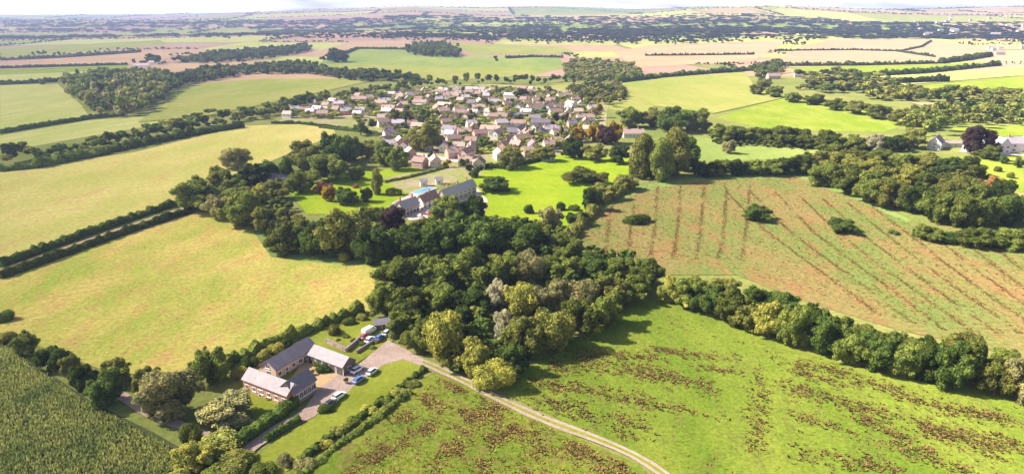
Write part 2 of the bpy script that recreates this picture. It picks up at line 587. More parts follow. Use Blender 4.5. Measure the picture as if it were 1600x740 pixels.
def sheet(wpts, offset, mat, name):
    """a polygon laid on the terrain: cut along the terrain's own grid lines and draped over it"""
    bm = bmesh.new()
    bm.faces.new([bm.verts.new((p[0], p[1], 0)) for p in wpts])
    xs = [p[0] for p in wpts]; ys = [p[1] for p in wpts]
    if max(ys) > 1000:
        for axis, lines, lo, hi in ((0, GX, min(xs), max(xs)), (1, GY, min(ys), max(ys))):
            for g in lines:
                if lo < g < hi:
                    no = (1, 0, 0) if axis == 0 else (0, 1, 0)
                    co = (g, 0, 0) if axis == 0 else (0, g, 0)
                    bmesh.ops.bisect_plane(bm, geom=bm.verts[:] + bm.edges[:] + bm.faces[:], plane_co=co, plane_no=no)
    bmesh.ops.triangulate(bm, faces=bm.faces[:])
    for v in bm.verts: v.co.z = height(v.co.x, v.co.y) + offset
    bm.normal_update()
    for f in bm.faces:
        if f.normal.z < 0: f.normal_flip()
    me = bpy.data.meshes.new(name); bm.to_mesh(me); bm.free()
    me.materials.append(mat)
    return me


def field(px_poly, mat, label, name='field', far=False):
    w = [at(*p) for p in px_poly]
    LAYER[0] += 0.005
    off = LAYER[0] + (0.5 if far or max(p.y for p in w) > 1100 else 0)
    o = link(name, sheet(w, off, mat, name))
    FIELD_POLYS.append(px_poly)
    return tag(o, label, kind='structure')


def strip(px_pts, width, mat, label, name, off, step=4):
    """a road, path or track: a ribbon of even width on the level ground"""
    A = [at(*p) for p in px_pts]
    # smooth the line
    P = []
    for i in range(len(A) - 1):
        p0, p1, p2, p3 = A[max(0, i - 1)], A[i], A[i + 1], A[min(len(A) - 1, i + 2)]
        n = max(2, int((p2 - p1).length / step))
        for k in range(n):
            t = k / n
            P.append(0.5 * ((2 * p1) + (p2 - p0) * t + (2 * p0 - 5 * p1 + 4 * p2 - p3) * t * t + (3 * p1 - p0 - 3 * p2 + p3) * t ** 3))
    P.append(A[-1])
    v, f = [], []
    for i, p in enumerate(P):
        d = (P[min(i + 1, len(P) - 1)] - P[max(i - 1, 0)]); d.z = 0; d.normalize(); s = Vector((d.y, -d.x, 0))
        ww = width * (random.uniform(0.9, 1.1) + 0.12 * math.sin(i * .7)) / 2
        z = height(p.x, p.y) + off
        v += [(p.x - s.x * ww, p.y - s.y * ww, z), (p.x + s.x * ww, p.y + s.y * ww, z)]
    for i in range(len(P) - 1): f.append([2 * i, 2 * i + 1, 2 * i + 3, 2 * i + 2])
    return tag(link(name, mesh_from(name, v, f, [mat])), label, kind='structure'), P


# ------------------------------------------------------------------ the fields
HAY = field_mat('hay_meadow', (0.49, 0.395, 0.11), (0.30, 0.345, 0.055), (0.45, 0.28, 0.10), 22, 7, 1.4, 0.85, 0.32, (58, 5, (0.40, 0.29, 0.09), 0.5), stretch=(-30, 0.45))
GLAWN = field_mat('lush_lawn', (0.22, 0.315, 0.014), (0.29, 0.35, 0.022), (0.17, 0.24, 0.018), 26, 7, 1.4, 0.6, 0.22)
HAY2 = field_mat('hay_meadow_upper', (0.50, 0.42, 0.14), (0.38, 0.37, 0.09), (0.46, 0.31, 0.12), 40, 12, 2.0, 0.8, 0.28, (58, 9, (0.40, 0.35, 0.09), 0.45), stretch=(-25, 0.4))
LEY = field_mat('grass_ley', (0.35, 0.36, 0.10), (0.44, 0.40, 0.15), (0.27, 0.32, 0.06), 60, 16, 2.5, 0.7, 0.2, (20, 22, (0.28, 0.31, 0.07), 0.4), stretch=(-15, 0.35))
LEYB = field_mat('bright_pasture', (0.185, 0.25, 0.022), (0.265, 0.295, 0.045), (0.15, 0.19, 0.028), 30, 9, 1.6, 0.7, 0.24, stretch=(80, 0.5))
MEADOW = field_mat('wet_meadow', (0.115, 0.17, 0.018), (0.18, 0.215, 0.03), (0.13, 0.13, 0.03), 22, 5, 1.1, 0.65, 0.32, stretch=(25, 0.4))
ROUGH = field_mat('tussocky_meadow', (0.13, 0.18, 0.02), (0.19, 0.21, 0.03), (0.19, 0.135, 0.05), 16, 5, 1.1, 0.85, 0.4)
LAWN = field_mat('mown_lawn', (0.18, 0.21, 0.022), (0.24, 0.26, 0.035), (0.20, 0.20, 0.035), 22, 7, 1.2, 0.5, 0.18)
MARGIN = field_mat('field_margin', (0.15, 0.225, 0.05), (0.19, 0.25, 0.07), (0.13, 0.19, 0.045), 20, 5, 1.2, 0.4, 0.25)
CROPG = field_mat('crop_soil', (0.07, 0.085, 0.03), (0.09, 0.095, 0.04), (0.06, 0.06, 0.035), 20, 4, 0.8, 0.5, 0.4)
RUSH = field_mat('rough_grazing', (0.215, 0.165, 0.06), (0.135, 0.17, 0.042), (0.265, 0.125, 0.06), 30, 9, 1.6, 0.8, 0.42, stretch=(20, 0.35))
TAN = field_mat('stubble', (0.40, 0.26, 0.15), (0.44, 0.30, 0.18), (0.36, 0.235, 0.125), 120, 30, 4.0, 0.5, 0.12)
BEIGE = field_mat('pale_stubble', (0.39, 0.27, 0.165), (0.35, 0.245, 0.145), (0.42, 0.30, 0.19), 130, 35, 4.0, 0.5, 0.14)
PINKY = field_mat('ploughland', (0.34, 0.205, 0.15), (0.38, 0.25, 0.185), (0.31, 0.20, 0.135), 150, 40, 5.0, 0.4, 0.12)
HILLG = field_mat('hill_pasture', (0.19, 0.245, 0.06), (0.27, 0.30, 0.075), (0.15, 0.20, 0.05), 110, 24, 4.0, 0.65, 0.18, (60, 30, (0.15, 0.2, 0.05), 0.4), stretch=(80, 0.3))
YELL = field_mat('yellow_pasture', (0.30, 0.29, 0.075), (0.225, 0.26, 0.05), (0.35, 0.285, 0.11), 75, 18, 3.5, 0.75, 0.2, (75, 26, (0.22, 0.245, 0.05), 0.4), stretch=(80, 0.35))
GRAVEL = field_mat('pinkish_gravel', (0.36, 0.26, 0.215), (0.42, 0.32, 0.27), (0.29, 0.21, 0.165), 8, 2.2, 0.5, 0.7, 0.22)
SANDY = field_mat('sandy_yard', (0.50, 0.34, 0.17), (0.54, 0.38, 0.21), (0.42, 0.28, 0.15), 9, 3, 0.5, 0.6, 0.2)
ROADM = field_mat('pale_road', (0.55, 0.42, 0.36), (0.60, 0.48, 0.43), (0.50, 0.36, 0.30), 25, 6, 1.5, 0.5, 0.12)
GARDEN = field_mat('gardens', (0.23, 0.28, 0.05), (0.36, 0.28, 0.17), (0.42, 0.33, 0.26), 26, 9, 2.5, 0.8, 0.3)

# far patchwork first, so that the drawn fields lie over it
FARMATS = [TAN, BEIGE, PINKY, LEY, YELL, HILLG, LEY, HILLG, PINKY]
FAR_EDGES = []


def farmland():
    rng = np.random.default_rng(5)
    quads = [[] for _ in FARMATS]
    y = 1150.0
    while y < 8000:
        dy = rng.uniform(170, 330) * (1 + (y - 1150) / 3500)
        xl, xr = -0.86 * y - 500, 0.86 * y + 500
        x = xl
        tilt = rng.uniform(-0.08, 0.08)
        while x < xr:
            dx = rng.uniform(260, 780) * (1 + (y - 1150) / 7000)
            sk = rng.uniform(-60, 60)
            m = int(rng.integers(0, len(FARMATS)))
            q = [(x, y + tilt * x * .3), (x + dx, y + tilt * (x + dx) * .3), (x + dx + sk, y + dy + tilt * (x + dx) * .3), (x + sk, y + dy + tilt * x * .3)]
            quads[m].append(q)
            FAR_EDGES.append((q[0], q[1], dy)); FAR_EDGES.append((q[0], q[3], dy))
            x += dx
        y += dy
    for m, qs in enumerate(quads):
        bm = bmesh.new()
        for q in qs:
            t = sheet(q, 0.18 + 0.03 * m, FARMATS[m], 'patch'); bm.from_mesh(t); bpy.data.meshes.remove(t)
        me = bpy.data.meshes.new('farmland'); bm.to_mesh(me); bm.free(); me.materials.append(FARMATS[m])
        tag(link('farmland', me), 'distant fields on the hills of ' + FARMATS[m].name.split('.')[0].replace('_', ' '), kind='structure')


farmland()

# upper left
field([(0, 133), (90, 131), (128, 165), (140, 184), (70, 196), (0, 207)], LEY, 'pale green field beside the woodland, cut by the frame')
field([(0, 212), (140, 188), (235, 181), (300, 180), (240, 196), (110, 218), (0, 238)], LEY, 'narrow green strip field between two hedges')
field([(215, 192), (262, 160), (310, 132), (390, 117), (480, 117), (575, 128), (440, 158), (330, 180)], YELL, 'yellow green field in front of the curved woodland belt', far=True)
field([(300, 131), (385, 117), (480, 117), (540, 124), (420, 124)], TAN, 'tan strip along the foot of the woodland belt', far=True)
field([(0, 110), (200, 102), (196, 110), (0, 118)], LEYB, 'thin vivid green field far off beyond the hedge', far=True)
field([(0, 118), (196, 110), (120, 126), (0, 130)], LEY, 'yellowish strip of pasture beyond the first wood', far=True)
field([(0, 98), (225, 82), (275, 80), (262, 92), (200, 102), (0, 109)], TAN, 'long tan stubble field with one tree', far=True)
field([(262, 100), (350, 97), (440, 92), (300, 112), (262, 110)], TAN, 'small tan field between two wood belts', far=True)
field([(0, 76), (250, 63), (262, 70), (0, 90)], YELL, 'pale yellow strip field far to the west', far=True)
# centre hill
field([(490, 102), (520, 92), (560, 77), (640, 79), (720, 88), (872, 88), (884, 106), (830, 119), (690, 127), (600, 116)], HILLG, 'smooth green hill pasture below the rounded copse', far=True)
field([(500, 101), (560, 100), (700, 106), (850, 104), (884, 106), (830, 119), (690, 127), (600, 116), (540, 108)], YELL, 'yellow foot of the hill pasture', far=True)
field([(462, 88), (545, 66), (645, 64), (640, 78), (560, 76), (520, 91)], BEIGE, 'pale stubble field beside the rounded copse', far=True)
field([(780, 93), (800, 88), (868, 90), (878, 108), (840, 113), (790, 108)], HILLG, 'small deep green field on the hill', far=True)
field([(700, 66), (880, 74), (900, 84), (740, 86)], YELL, 'yellow field behind the rounded copse', far=True)
# right
field([(815, 136), (968, 128), (1022, 166), (1000, 184), (945, 168), (890, 142)], YELL, 'yellowish rough grass between village and big field')
field([(968, 131), (1040, 122), (1165, 113), (1182, 140), (1222, 154), (1115, 178), (1020, 166)], YELL, 'big yellow green field beyond the village', far=True)
field([(1118, 184), (1170, 168), (1226, 153), (1345, 170), (1416, 195), (1380, 207), (1200, 202)], LEYB, 'bright green sloping field behind the tree belt')
field([(958, 82), (1010, 72), (1232, 64), (1200, 84), (1175, 96), (1000, 106), (975, 94)], TAN, 'pinkish tan stubble field with a hedge across it', far=True)
field([(1205, 98), (1250, 74), (1300, 62), (1440, 61), (1552, 76), (1470, 99)], BEIGE, 'pale beige stubble field on the low hill', far=True)
field([(1228, 106), (1470, 101), (1540, 97), (1450, 116), (1260, 113)], LEYB, 'thin vivid green field below the beige stubble', far=True)
field([(1330, 122), (1450, 116), (1600, 104), (1600, 118), (1390, 135)], LEY, 'green strip field between two dark hedges', far=True)
field([(1385, 140), (1600, 120), (1600, 142), (1480, 152)], LEYB, 'vivid green field beside the eastern wood', far=True)
field([(1420, 160), (1600, 166), (1600, 176), (1470, 174)], TAN, 'straw coloured paddock among trees', far=True)
field([(1082, 214), (1140, 220), (1290, 232), (1262, 248), (1100, 252), (1082, 240)], HILLG, 'muted green paddock beside the tall poplars')
field([(1500, 246), (1560, 240), (1600, 238), (1600, 300), (1560, 290)], LEYB, 'bright green parkland below the pale mansion')
field([(1480, 200), (1600, 195), (1600, 212), (1530, 215)], LEYB, 'green paddock behind the pale mansion')
field([(0, 408), (150, 362), (288, 318), (330, 292), (440, 245), (525, 210), (520, 200), (470, 194), (380, 197), (210, 238), (0, 268)], HAY2, 'upper hay meadow between long hedgerow and twin hedges')
field([(-120, 470), (0, 436), (150, 383), (305, 330), (370, 340), (418, 372), (428, 396), (520, 408), (612, 412), (600, 480), (560, 494), (470, 528), (400, 558), (330, 580), (180, 585), (60, 540), (-120, 480)], HAY, 'golden hay meadow behind the farm')
field([(405, 355), (418, 372), (432, 394), (520, 405), (615, 410), (614, 417), (515, 412), (424, 402), (408, 380), (392, 356)], MARGIN, 'green margin curving along the foot of the trees')
field([(920, 330), (965, 300), (1010, 284), (1100, 272), (1250, 270), (1330, 300), (1425, 342), (1520, 360), (1620, 385), (1850, 420), (1900, 640), (1640, 575), (1540, 545), (1400, 515), (1270, 475), (1150, 430), (1040, 430), (950, 420), (890, 390)], RUSH, 'reddish tan rough grazing crossed by dark rows')
field([(930, 322), (985, 293), (1100, 275), (1252, 272), (1335, 304), (1425, 344), (1415, 347), (1320, 306), (1245, 277), (1105, 281), (1000, 300), (940, 330)], MARGIN, 'green strip along the far side of the rough grazing')
field([(690, 240), (800, 262), (880, 240), (1000, 248), (960, 300), (915, 340), (870, 372), (740, 340), (720, 290)], GLAWN, 'vivid green parkland beside the village')
field([(452, 300), (520, 275), (640, 260), (690, 275), (640, 300), (610, 325), (560, 335), (480, 335)], GLAWN, 'bright green garden lawn below the village')
field([(595, 280), (700, 258), (760, 268), (735, 280), (640, 305)], GARDEN, 'garden plots and sheds above the terrace')
field([(430, 192), (482, 165), (560, 150), (640, 137), (760, 131), (890, 140), (950, 165), (945, 215), (880, 240), (800, 262), (700, 268), (610, 252), (590, 205), (540, 198)], GARDEN, 'village gardens and yards among the houses')
field([(1030, 462), (1100, 492), (1180, 522), (1330, 572), (1480, 606), (1720, 650), (1760, 800), (1080, 800), (1000, 712), (900, 668), (770, 606), (800, 590), (900, 530), (985, 478)], MEADOW, 'vivid green wet meadow with brown tussocks')
field([(680, 580), (770, 618), (900, 682), (1000, 728), (1070, 800), (330, 800), (520, 700), (640, 606)], ROUGH, 'green meadow speckled with brown dock beside the track')
field([(628, 562), (660, 566), (664, 574), (580, 640), (480, 712), (380, 790), (330, 770), (430, 690), (500, 645), (560, 598), (600, 570)], LAWN, 'mown lawn strip beside the farm yard')
field([(-200, 540), (0, 532), (60, 572), (150, 632), (240, 676), (292, 706), (330, 800), (-200, 820)], CROPG, 'dark ground under the leafy maize crop')
field([(375, 600), (440, 545), (560, 490), (640, 520), (600, 540), (540, 580), (460, 620), (400, 660)], LAWN, 'grass around the farm buildings')

# ------------------------------------------------------------------ yards, roads, paths
field([(606, 532), (634, 546), (684, 574), (676, 578), (630, 562), (600, 570), (560, 598), (520, 634), (490, 648), (475, 640), (492, 616), (480, 600), (505, 588), (545, 582), (572, 560)], GRAVEL, 'pinkish gravel car park in front of the farm', name='yard')
field([(455, 592), (470, 570), (490, 556), (512, 566), (540, 578), (520, 592), (500, 606), (494, 612)], SANDY, 'sandy courtyard enclosed by the barns', name='yard')
strip([(512, 622), (480, 648), (440, 668), (400, 694), (370, 716), (300, 760)], 4.2, GRAVEL, 'pinkish drive leading away past the hedges', 'drive', 0.33)
strip([(660, 566), (690, 579), (730, 598), (780, 624), (850, 656), (930, 686), (990, 712), (1040, 744), (1080, 780)], 2.9, GRAVEL, 'pinkish gravel track curving across the meadows', 'track', 0.33)
strip([(660, 566), (690, 579), (730, 598), (780, 624), (850, 656), (930, 686), (990, 712), (1040, 744), (1080, 780)], 0.9, LAWN, 'grass growing along the middle of the track', 'verge', 0.345)
strip([(150, 590), (195, 622), (235, 648), (290, 668), (340, 690)], 2.8, GRAVEL, 'shady earth lane beside the crop field', 'lane', 0.33)
strip([(0, 424), (100, 389), (200, 354), (290, 326), (320, 325)], 2.6, TAN, 'pale farm track running between the twin hedges', 'track', 0.33)
strip([(600, 236), (640, 240), (690, 248), (740, 256), (790, 262)], 9, ROADM, 'pale village street below the houses', 'road', 0.33)
strip([(630, 205), (690, 212), (760, 210), (830, 203), (930, 200)], 7, ROADM, 'pale street running through the middle of the village', 'road', 0.34)
strip([(480, 178), (560, 182), (640, 190), (690, 212), (745, 256)], 6, ROADM, 'pale street curving down through the village', 'road', 0.35)
strip([(700, 165), (760, 172), (830, 178), (920, 176)], 6, ROADM, 'pale back street of the village', 'road', 0.36)
strip([(1500, 236), (1560, 242), (1640, 244)], 8, ROADM, 'white gravel terrace before the mansion', 'drive', 0.33)
field([(612, 318), (640, 304), (690, 300), (736, 286), (752, 300), (720, 322), (690, 340), (640, 345)], ROADM, 'pale forecourt of the terrace buildings', name='yard')
strip([(735, 300), (755, 312), (752, 330), (735, 342)], 4, ROADM, 'short pale path from the terrace to the trees', 'path', 0.36)

# ------------------------------------------------------------------ crop and tussocks: nobody could count them
from mathutils import noise as mnoise


def tufts(name, places, hs, ws, mats, label, idx=None, blades=4, cat='grass'):
    rng = RNG
    p = np.asarray(places); n = len(p)
    P = np.repeat(p, blades, axis=0); Hh = np.repeat(np.asarray(hs) * np.ones(n), blades) * rng.uniform(0.6, 1.15, n * blades)
    W = np.repeat(np.asarray(ws) * np.ones(n), blades)
    a = rng.uniform(0, 2 * np.pi, n * blades)
    d = np.stack([np.cos(a), np.sin(a), 0 * a], 1); s = np.stack([-np.sin(a), np.cos(a), 0 * a], 1)
    b0 = P + d * (W * 0.12)[:, None]
    tip = P + d * (W * rng.uniform(0.35, 0.8, len(a)))[:, None] + np.array([0, 0, 1]) * Hh[:, None]
    mid = P + d * (W * 0.35)[:, None] + np.array([0, 0, 1]) * (Hh * 0.62)[:, None]
    k = (W * 0.28)[:, None]
    V = np.stack([b0 - np.array([0, 0, .05]), mid - s * k, tip, mid + s * k], 1).reshape(-1, 3)
    F = np.arange(len(V)).reshape(-1, 4)
    ii = None if idx is None else np.repeat(np.asarray(idx), blades)
    return tag(link(name, mesh_from(name, V, F, mats, ii)), label, cat, None, 'stuff')


def scatter(px_poly, n, extra=None):
    w = [at(*q) for q in px_poly]; pl = [(q.x, q.y) for q in w]
    x0, x1 = min(q[0] for q in pl), max(q[0] for q in pl); y0, y1 = min(q[1] for q in pl), max(q[1] for q in pl)
    out = []
    while len(out) < n:
        for X, Y in zip(RNG.uniform(x0, x1, n), RNG.uniform(y0, y1, n)):
            if inside(pl, X, Y) and (extra is None or extra(X, Y)): out.append((X, Y, 0.05))
            if len(out) >= n: break
    return out


CORN = foliage_mat('maize_leaf', (0.14, 0.175, 0.05), 0.25, (0.30, 0.30, 0.09), 0.07)
# maize in rows
ANG = R(62)
cpoly = [(-200, 545), (0, 538), (56, 576), (146, 638), (236, 684), (286, 714), (322, 800), (-200, 820)]
cw = [(q.x, q.y) for q in (at(*p) for p in cpoly)]
cs, sn = math.cos(ANG), math.sin(ANG)
plants = []
for i in np.arange(-260, 260, 0.85):
    for j in np.arange(-20, 320, 0.7):
        X = i * sn + j * cs + RNG.normal() * .12; Y = -i * cs + j * sn + RNG.normal() * .2
        if inside(cw, X, Y) and (X > -230): plants.append((X, Y, 0.05))
print('maize', len(plants))
tufts('crop', plants, 1.25, 0.8, [CORN], 'dark green leafy maize crop standing in rows', None, 4, 'crop')

DOCK = foliage_mat('dock_brown', (0.22, 0.125, 0.05), 0.2, (0.30, 0.18, 0.075), 0.3)
DOCK2 = foliage_mat('rush_dark', (0.13, 0.125, 0.035), 0.2, (0.19, 0.15, 0.05), 0.3)
GRASSG = foliage_mat('grass_tuft', (0.115, 0.17, 0.018), 0.2, (0.19, 0.225, 0.03), 0.12)


def band(px_pts, width, dens, gap=0.35, jit=1.4, base=0.55):
    """tussocks along a line, in irregular clumps"""
    P = ground_line(px_pts, 1.5)
    out = []
    ph = RNG.uniform(0, 50)
    for i, p in enumerate(P):
        g = max(0.0, min(1.0, base + 1.1 * mnoise.fractal(Vector((i * 0.16, ph, 0.5)), 1.0, 2.0, 3)))
        if g < gap: continue
        for _ in range(int(dens * 1.5 * width * g + RNG.uniform())):
            out.append((p.x + RNG.normal() * jit, p.y + RNG.normal() * width * 0.42, 0.05))
    return out


bands = [([(815, 618), (870, 636), (930, 652), (1015, 666)], 5), ([(838, 598), (900, 608), (960, 616), (1020, 632)], 4.5),
         ([(862, 575), (930, 572), (1000, 580), (1060, 592), (1110, 606)], 6), ([(905, 558), (960, 556), (1030, 560)], 3),
         ([(1020, 545), (1080, 556), (1150, 560)], 3), ([(1240, 580), (1290, 596), (1340, 602)], 4), ([(1215, 566), (1300, 578), (1380, 606), (1450, 632), (1570, 655)], 5),
         ([(1232, 608), (1290, 622), (1350, 640), (1420, 660), (1500, 680), (1600, 700)], 5), ([(1246, 650), (1300, 668), (1360, 690)], 3),
         ([(1390, 698), (1450, 715), (1520, 740)], 3.5), ([(1440, 670), (1500, 690), (1560, 712)], 5), ([(1255, 712), (1320, 722), (1400, 736)], 5),
         ([(1500, 640), (1540, 650), (1580, 660)], 3), ([(1090, 645), (1140, 656)], 2.5), ([(1022, 638), (1080, 640)], 2), ([(965, 676), (985, 686)], 2.2),
         ([(880, 545), (930, 548)], 3), ([(1190, 575), (1186, 620), (1182, 660), (1176, 705)], 2.0), ([(1100, 575), (1150, 582)], 2.5), ([(1340, 655), (1400, 680), (1460, 705)], 4)]
pl = []
for b, w in bands: pl += band(b, w * 1.15, 3.0, 0.12, 1.5, 0.76)
mpoly = [(1030, 475), (1180, 530), (1330, 582), (1480, 614), (1700, 660), (1700, 760), (1080, 760), (1000, 700), (860, 645), (790, 606), (900, 540), (985, 490)]
pl += scatter(mpoly, 160)
tufts('tussock', pl, RNG.uniform(0.22, 0.62, len(pl)), RNG.uniform(0.55, 1.25, len(pl)), [DOCK, DOCK2], 'brown dock and rush tussocks in bands across the wet meadow', (RNG.uniform(size=len(pl)) < 0.4).astype(int), 5)
rpoly = [(690, 592), (780, 632), (900, 690), (985, 730), (1010, 760), (520, 760), (560, 700), (640, 625)]




def clump(X, Y): return mnoise.fractal(Vector((X / 7.0, Y / 7.0, 3.1)), 1.0, 2.0, 4) + RNG.normal() * .22 > 0.22


pl = scatter(rpoly, 3400, clump) + scatter(rpoly, 600)
tufts('tussock', pl, RNG.uniform(0.2, 0.55, len(pl)), RNG.uniform(0.5, 1.1, len(pl)), [DOCK, DOCK2], 'brown dock plants speckling the meadow beside the track', (RNG.uniform(size=len(pl)) < 0.3).astype(int), 4)
pl = scatter(mpoly, 22000) + scatter(rpoly, 9000)
tufts('grass', pl, RNG.uniform(0.12, 0.3, len(pl)), RNG.uniform(0.4, 0.9, len(pl)), [GRASSG], 'bright green grass of the two near meadows', None, 3)

# dark rows across the rough grazing
rows_px = []
for x in (950, 985, 1022, 1058, 1094, 1130, 1165):
    rows_px.append([(x + 6, 292 if x > 1000 else 322), (x + 2, 340), (x - 2, 380), (x - 8, 405)])
for k in range(13):
    x = 1195 + k * 38
    rows_px.append([(x - 60, 300 + max(0, k - 2) * 6), (x, 360 + k * 1.5), (x + 70, 412 + k * 2), (x + 150, 470 + k * 2), (x + 210, 520)])
pl = []
rfield = [(925, 332), (1000, 290), (1100, 280), (1250, 276), (1330, 306), (1425, 350), (1600, 392), (1600, 520), (1540, 530), (1400, 500), (1270, 462), (1150, 420), (1040, 410), (950, 400), (900, 380)]
for r_ in rows_px:
    for q in band(r_, 1.0, 4.6, 0.08, 0.5, 0.78):
        u, v = to_px(q)
        if inside(rfield, u, v): pl.append(q)
DOCK3 = foliage_mat('rush_brown', (0.20, 0.095, 0.042), 0.2, (0.24, 0.14, 0.055), 0.2)
tufts('rush', pl, RNG.uniform(0.15, 0.5, len(pl)), RNG.uniform(0.5, 1.1, len(pl)), [DOCK3, DOCK2], 'brown rushes in rows across the rough grazing', (RNG.uniform(size=len(pl)) < 0.2).astype(int), 4)
pl = scatter(rfield, 7000)
tufts('grass', pl, RNG.uniform(0.2, 0.55, len(pl)), RNG.uniform(0.5, 1.3, len(pl)), [foliage_mat('dry_grass', (0.24, 0.18, 0.06), 0.2, (0.18, 0.19, 0.045), 0.06), foliage_mat('red_sorrel', (0.30, 0.13, 0.06), 0.2, (0.28, 0.17, 0.07), 0.06)],
      'dry tawny grass of the rough grazing', (RNG.uniform(size=len(pl)) < 0.35).astype(int), 3)
hpoly = [(0, 440), (150, 388), (305, 336), (365, 342), (415, 375), (425, 402), (520, 412), (600, 418), (590, 478), (470, 522), (400, 552), (330, 572), (200, 570), (70, 535), (0, 480)]
pl = scatter(hpoly, 5000)
tufts('grass', pl, RNG.uniform(0.12, 0.3, len(pl)), RNG.uniform(0.5, 1.2, len(pl)), [foliage_mat('hay_straw', (0.44, 0.35, 0.09), 0.15, (0.40, 0.37, 0.09), 0.08), foliage_mat('hay_russet', (0.36, 0.24, 0.07), 0.15, (0.34, 0.28, 0.06), 0.1)],
      'golden standing hay of the meadow behind the farm', (RNG.uniform(size=len(pl)) < 0.3).astype(int), 3)
# ------------------------------------------------------------------ trees one can tell apart
g = 'trees of the lane beside the maize'
row([(6, 502, 28, 28, 'D'), (12, 536, 34, 22, 'O'), (43, 555, 38, 38, 'D'), (82, 580, 44, 44, 'D'), (112, 590, 30, 38, 'O'), (134, 610, 40, 48, 'D'), (170, 634, 52, 60, 'D'),
     (186, 600, 46, 48, 'O'), (232, 614, 44, 46, 'O'), (272, 654, 88, 84, 'W')], 'in the row along the lane', g)
row([(330, 602, 54, 66, 'D'), (360, 670, 90, 60, 'W'), (302, 692, 34, 42, 'D')], 'of the trio beside the red brick barn', g)
row([(336, 714, 74, 50, 'O'), (304, 738, 60, 50, 'Y'), (374, 742, 66, 46, 'O'), (340, 758, 60, 46, 'G'), (278, 765, 40, 40, 'Y'), (410, 745, 40, 30, 'D')], 'in the thicket at the corner of the maize', 'thicket at the corner of the maize')
row([(372, 592, 30, 24, 'Y'), (393, 574, 24, 28, 'D'), (412, 562, 28, 22, 'O'), (432, 552, 24, 22, 'Y'), (447, 543, 22, 18, 'D')], 'behind the long dark-roofed barn', 'shrubs behind the barns')
row([(522, 522, 22, 24, 'O'), (546, 508, 20, 16, 'G'), (565, 500, 18, 14, 'O')], 'in the small paddock behind the barns', 'shrubs in the paddock')
row([(540, 528, 12, 9, 'G'), (552, 534, 10, 8, 'O'), (566, 540, 12, 9, 'D'), (528, 532, 10, 8, 'Y'), (584, 546, 12, 9, 'G'), (596, 514, 12, 12, 'G')], 'in the walled garden behind the open-fronted barn', 'shrubs of the walled garden')
row([(508, 582, 24, 18, 'D'), (496, 572, 14, 12, 'G'), (513, 644, 26, 20, 'D')], 'around the sandy courtyard', 'shrubs around the courtyard')
row([(405, 612, 18, 22, 'D'), (428, 622, 22, 18, 'G'), (440, 640, 16, 16, 'O')], 'under the red brick wall', 'shrubs under the brick wall')
row([(448, 728, 26, 26, 'W'), (478, 732, 36, 22, 'W'), (508, 700, 28, 20, 'Y'), (532, 680, 30, 22, 'O'), (556, 664, 26, 20, 'G'), (578, 646, 26, 20, 'Y'), (600, 634, 24, 18, 'G'), (622, 618, 26, 18, 'Y'), (642, 606, 26, 14, 'O')],
    'along the ditch beside the lawn', 'shrubs along the ditch')

g = 'trees of the big central wood'
row([(638, 412, 60, 64, 'D'), (690, 408, 80, 72, 'D'), (742, 408, 92, 78, 'D'), (800, 404, 84, 70, 'D'), (846, 388, 46, 40, 'O'), (882, 408, 60, 46, 'G')], 'in the back row of the big wood', g)
row([(624, 456, 66, 60, 'D'), (682, 452, 72, 56, 'D'), (735, 450, 78, 66, 'D'), (786, 446, 62, 56, 'G'), (824, 446, 58, 60, 'W', 'weep'), (878, 442, 70, 50, 'G'), (928, 436, 66, 42, 'D'), (972, 442, 60, 46, 'G'), (1008, 450, 56, 48, 'D')],
    'in the second row of the big wood', g)
row([(602, 494, 50, 54, 'D'), (642, 502, 58, 60, 'D'), (692, 494, 64, 56, 'G'), (736, 500, 62, 54, 'D'), (776, 488, 40, 58, 'P'), (814, 494, 60, 60, 'Y', 'weep'), (858, 488, 60, 58, 'W'), (906, 488, 66, 60, 'W', 'weep'), (950, 482, 66, 58, 'O'), (992, 472, 46, 46, 'D')],
    'in the third row of the big wood', g)
row([(622, 526, 48, 40, 'G'), (660, 552, 46, 60, 'G'), (694, 568, 74, 92, 'Y', 'weep'), (738, 556, 54, 60, 'D'), (791, 544, 40, 62, 'P'), (820, 560, 66, 74, 'O'), (864, 550, 70, 78, 'O', 'weep'), (906, 530, 60, 66, 'G'), (945, 512, 54, 56, 'D'), (640, 538, 30, 30, 'O')],
    'in the fourth row of the big wood', g)
row([(744, 590, 58, 62, 'Y'), (800, 584, 50, 54, 'D'), (773, 612, 66, 56, 'Y', 'weep'), (712, 580, 40, 40, 'O')], 'along the front edge of the big wood', g)
g = 'trees of the dense grove behind the hay meadow'
row([(446, 396, 58, 54, 'D'), (502, 400, 66, 62, 'D'), (544, 402, 84, 84, 'O'), (586, 414, 60, 70, 'D'), (540, 408, 24, 20, 'Y')], 'along the front of the dense grove', g)
row([(470, 366, 46, 30, 'O'), (590, 344, 36, 24, 'G'), (616, 362, 42, 44, 'C'), (700, 352, 52, 50, 'D'), (738, 346, 44, 42, 'D'), (662, 376, 50, 40, 'G')], 'behind the dense grove below the terrace', g)
g = 'trees of the spur reaching into the hay meadows'
row([(310, 330, 64, 54, 'D'), (350, 342, 46, 46, 'W'), (384, 356, 72, 64, 'D'), (424, 364, 54, 46, 'O'), (448, 350, 26, 28, 'W')], 'along the front of the spur', g)
row([(371, 264, 46, 36, 'W'), (344, 294, 40, 38, 'O'), (392, 296, 54, 42, 'D'), (418, 286, 44, 36, 'D'), (366, 312, 46, 36, 'G'), (402, 322, 46, 40, 'Y'), (436, 312, 40, 34, 'O')], 'along the back of the spur', g)
g = 'trees of the grove above the garden lawn'
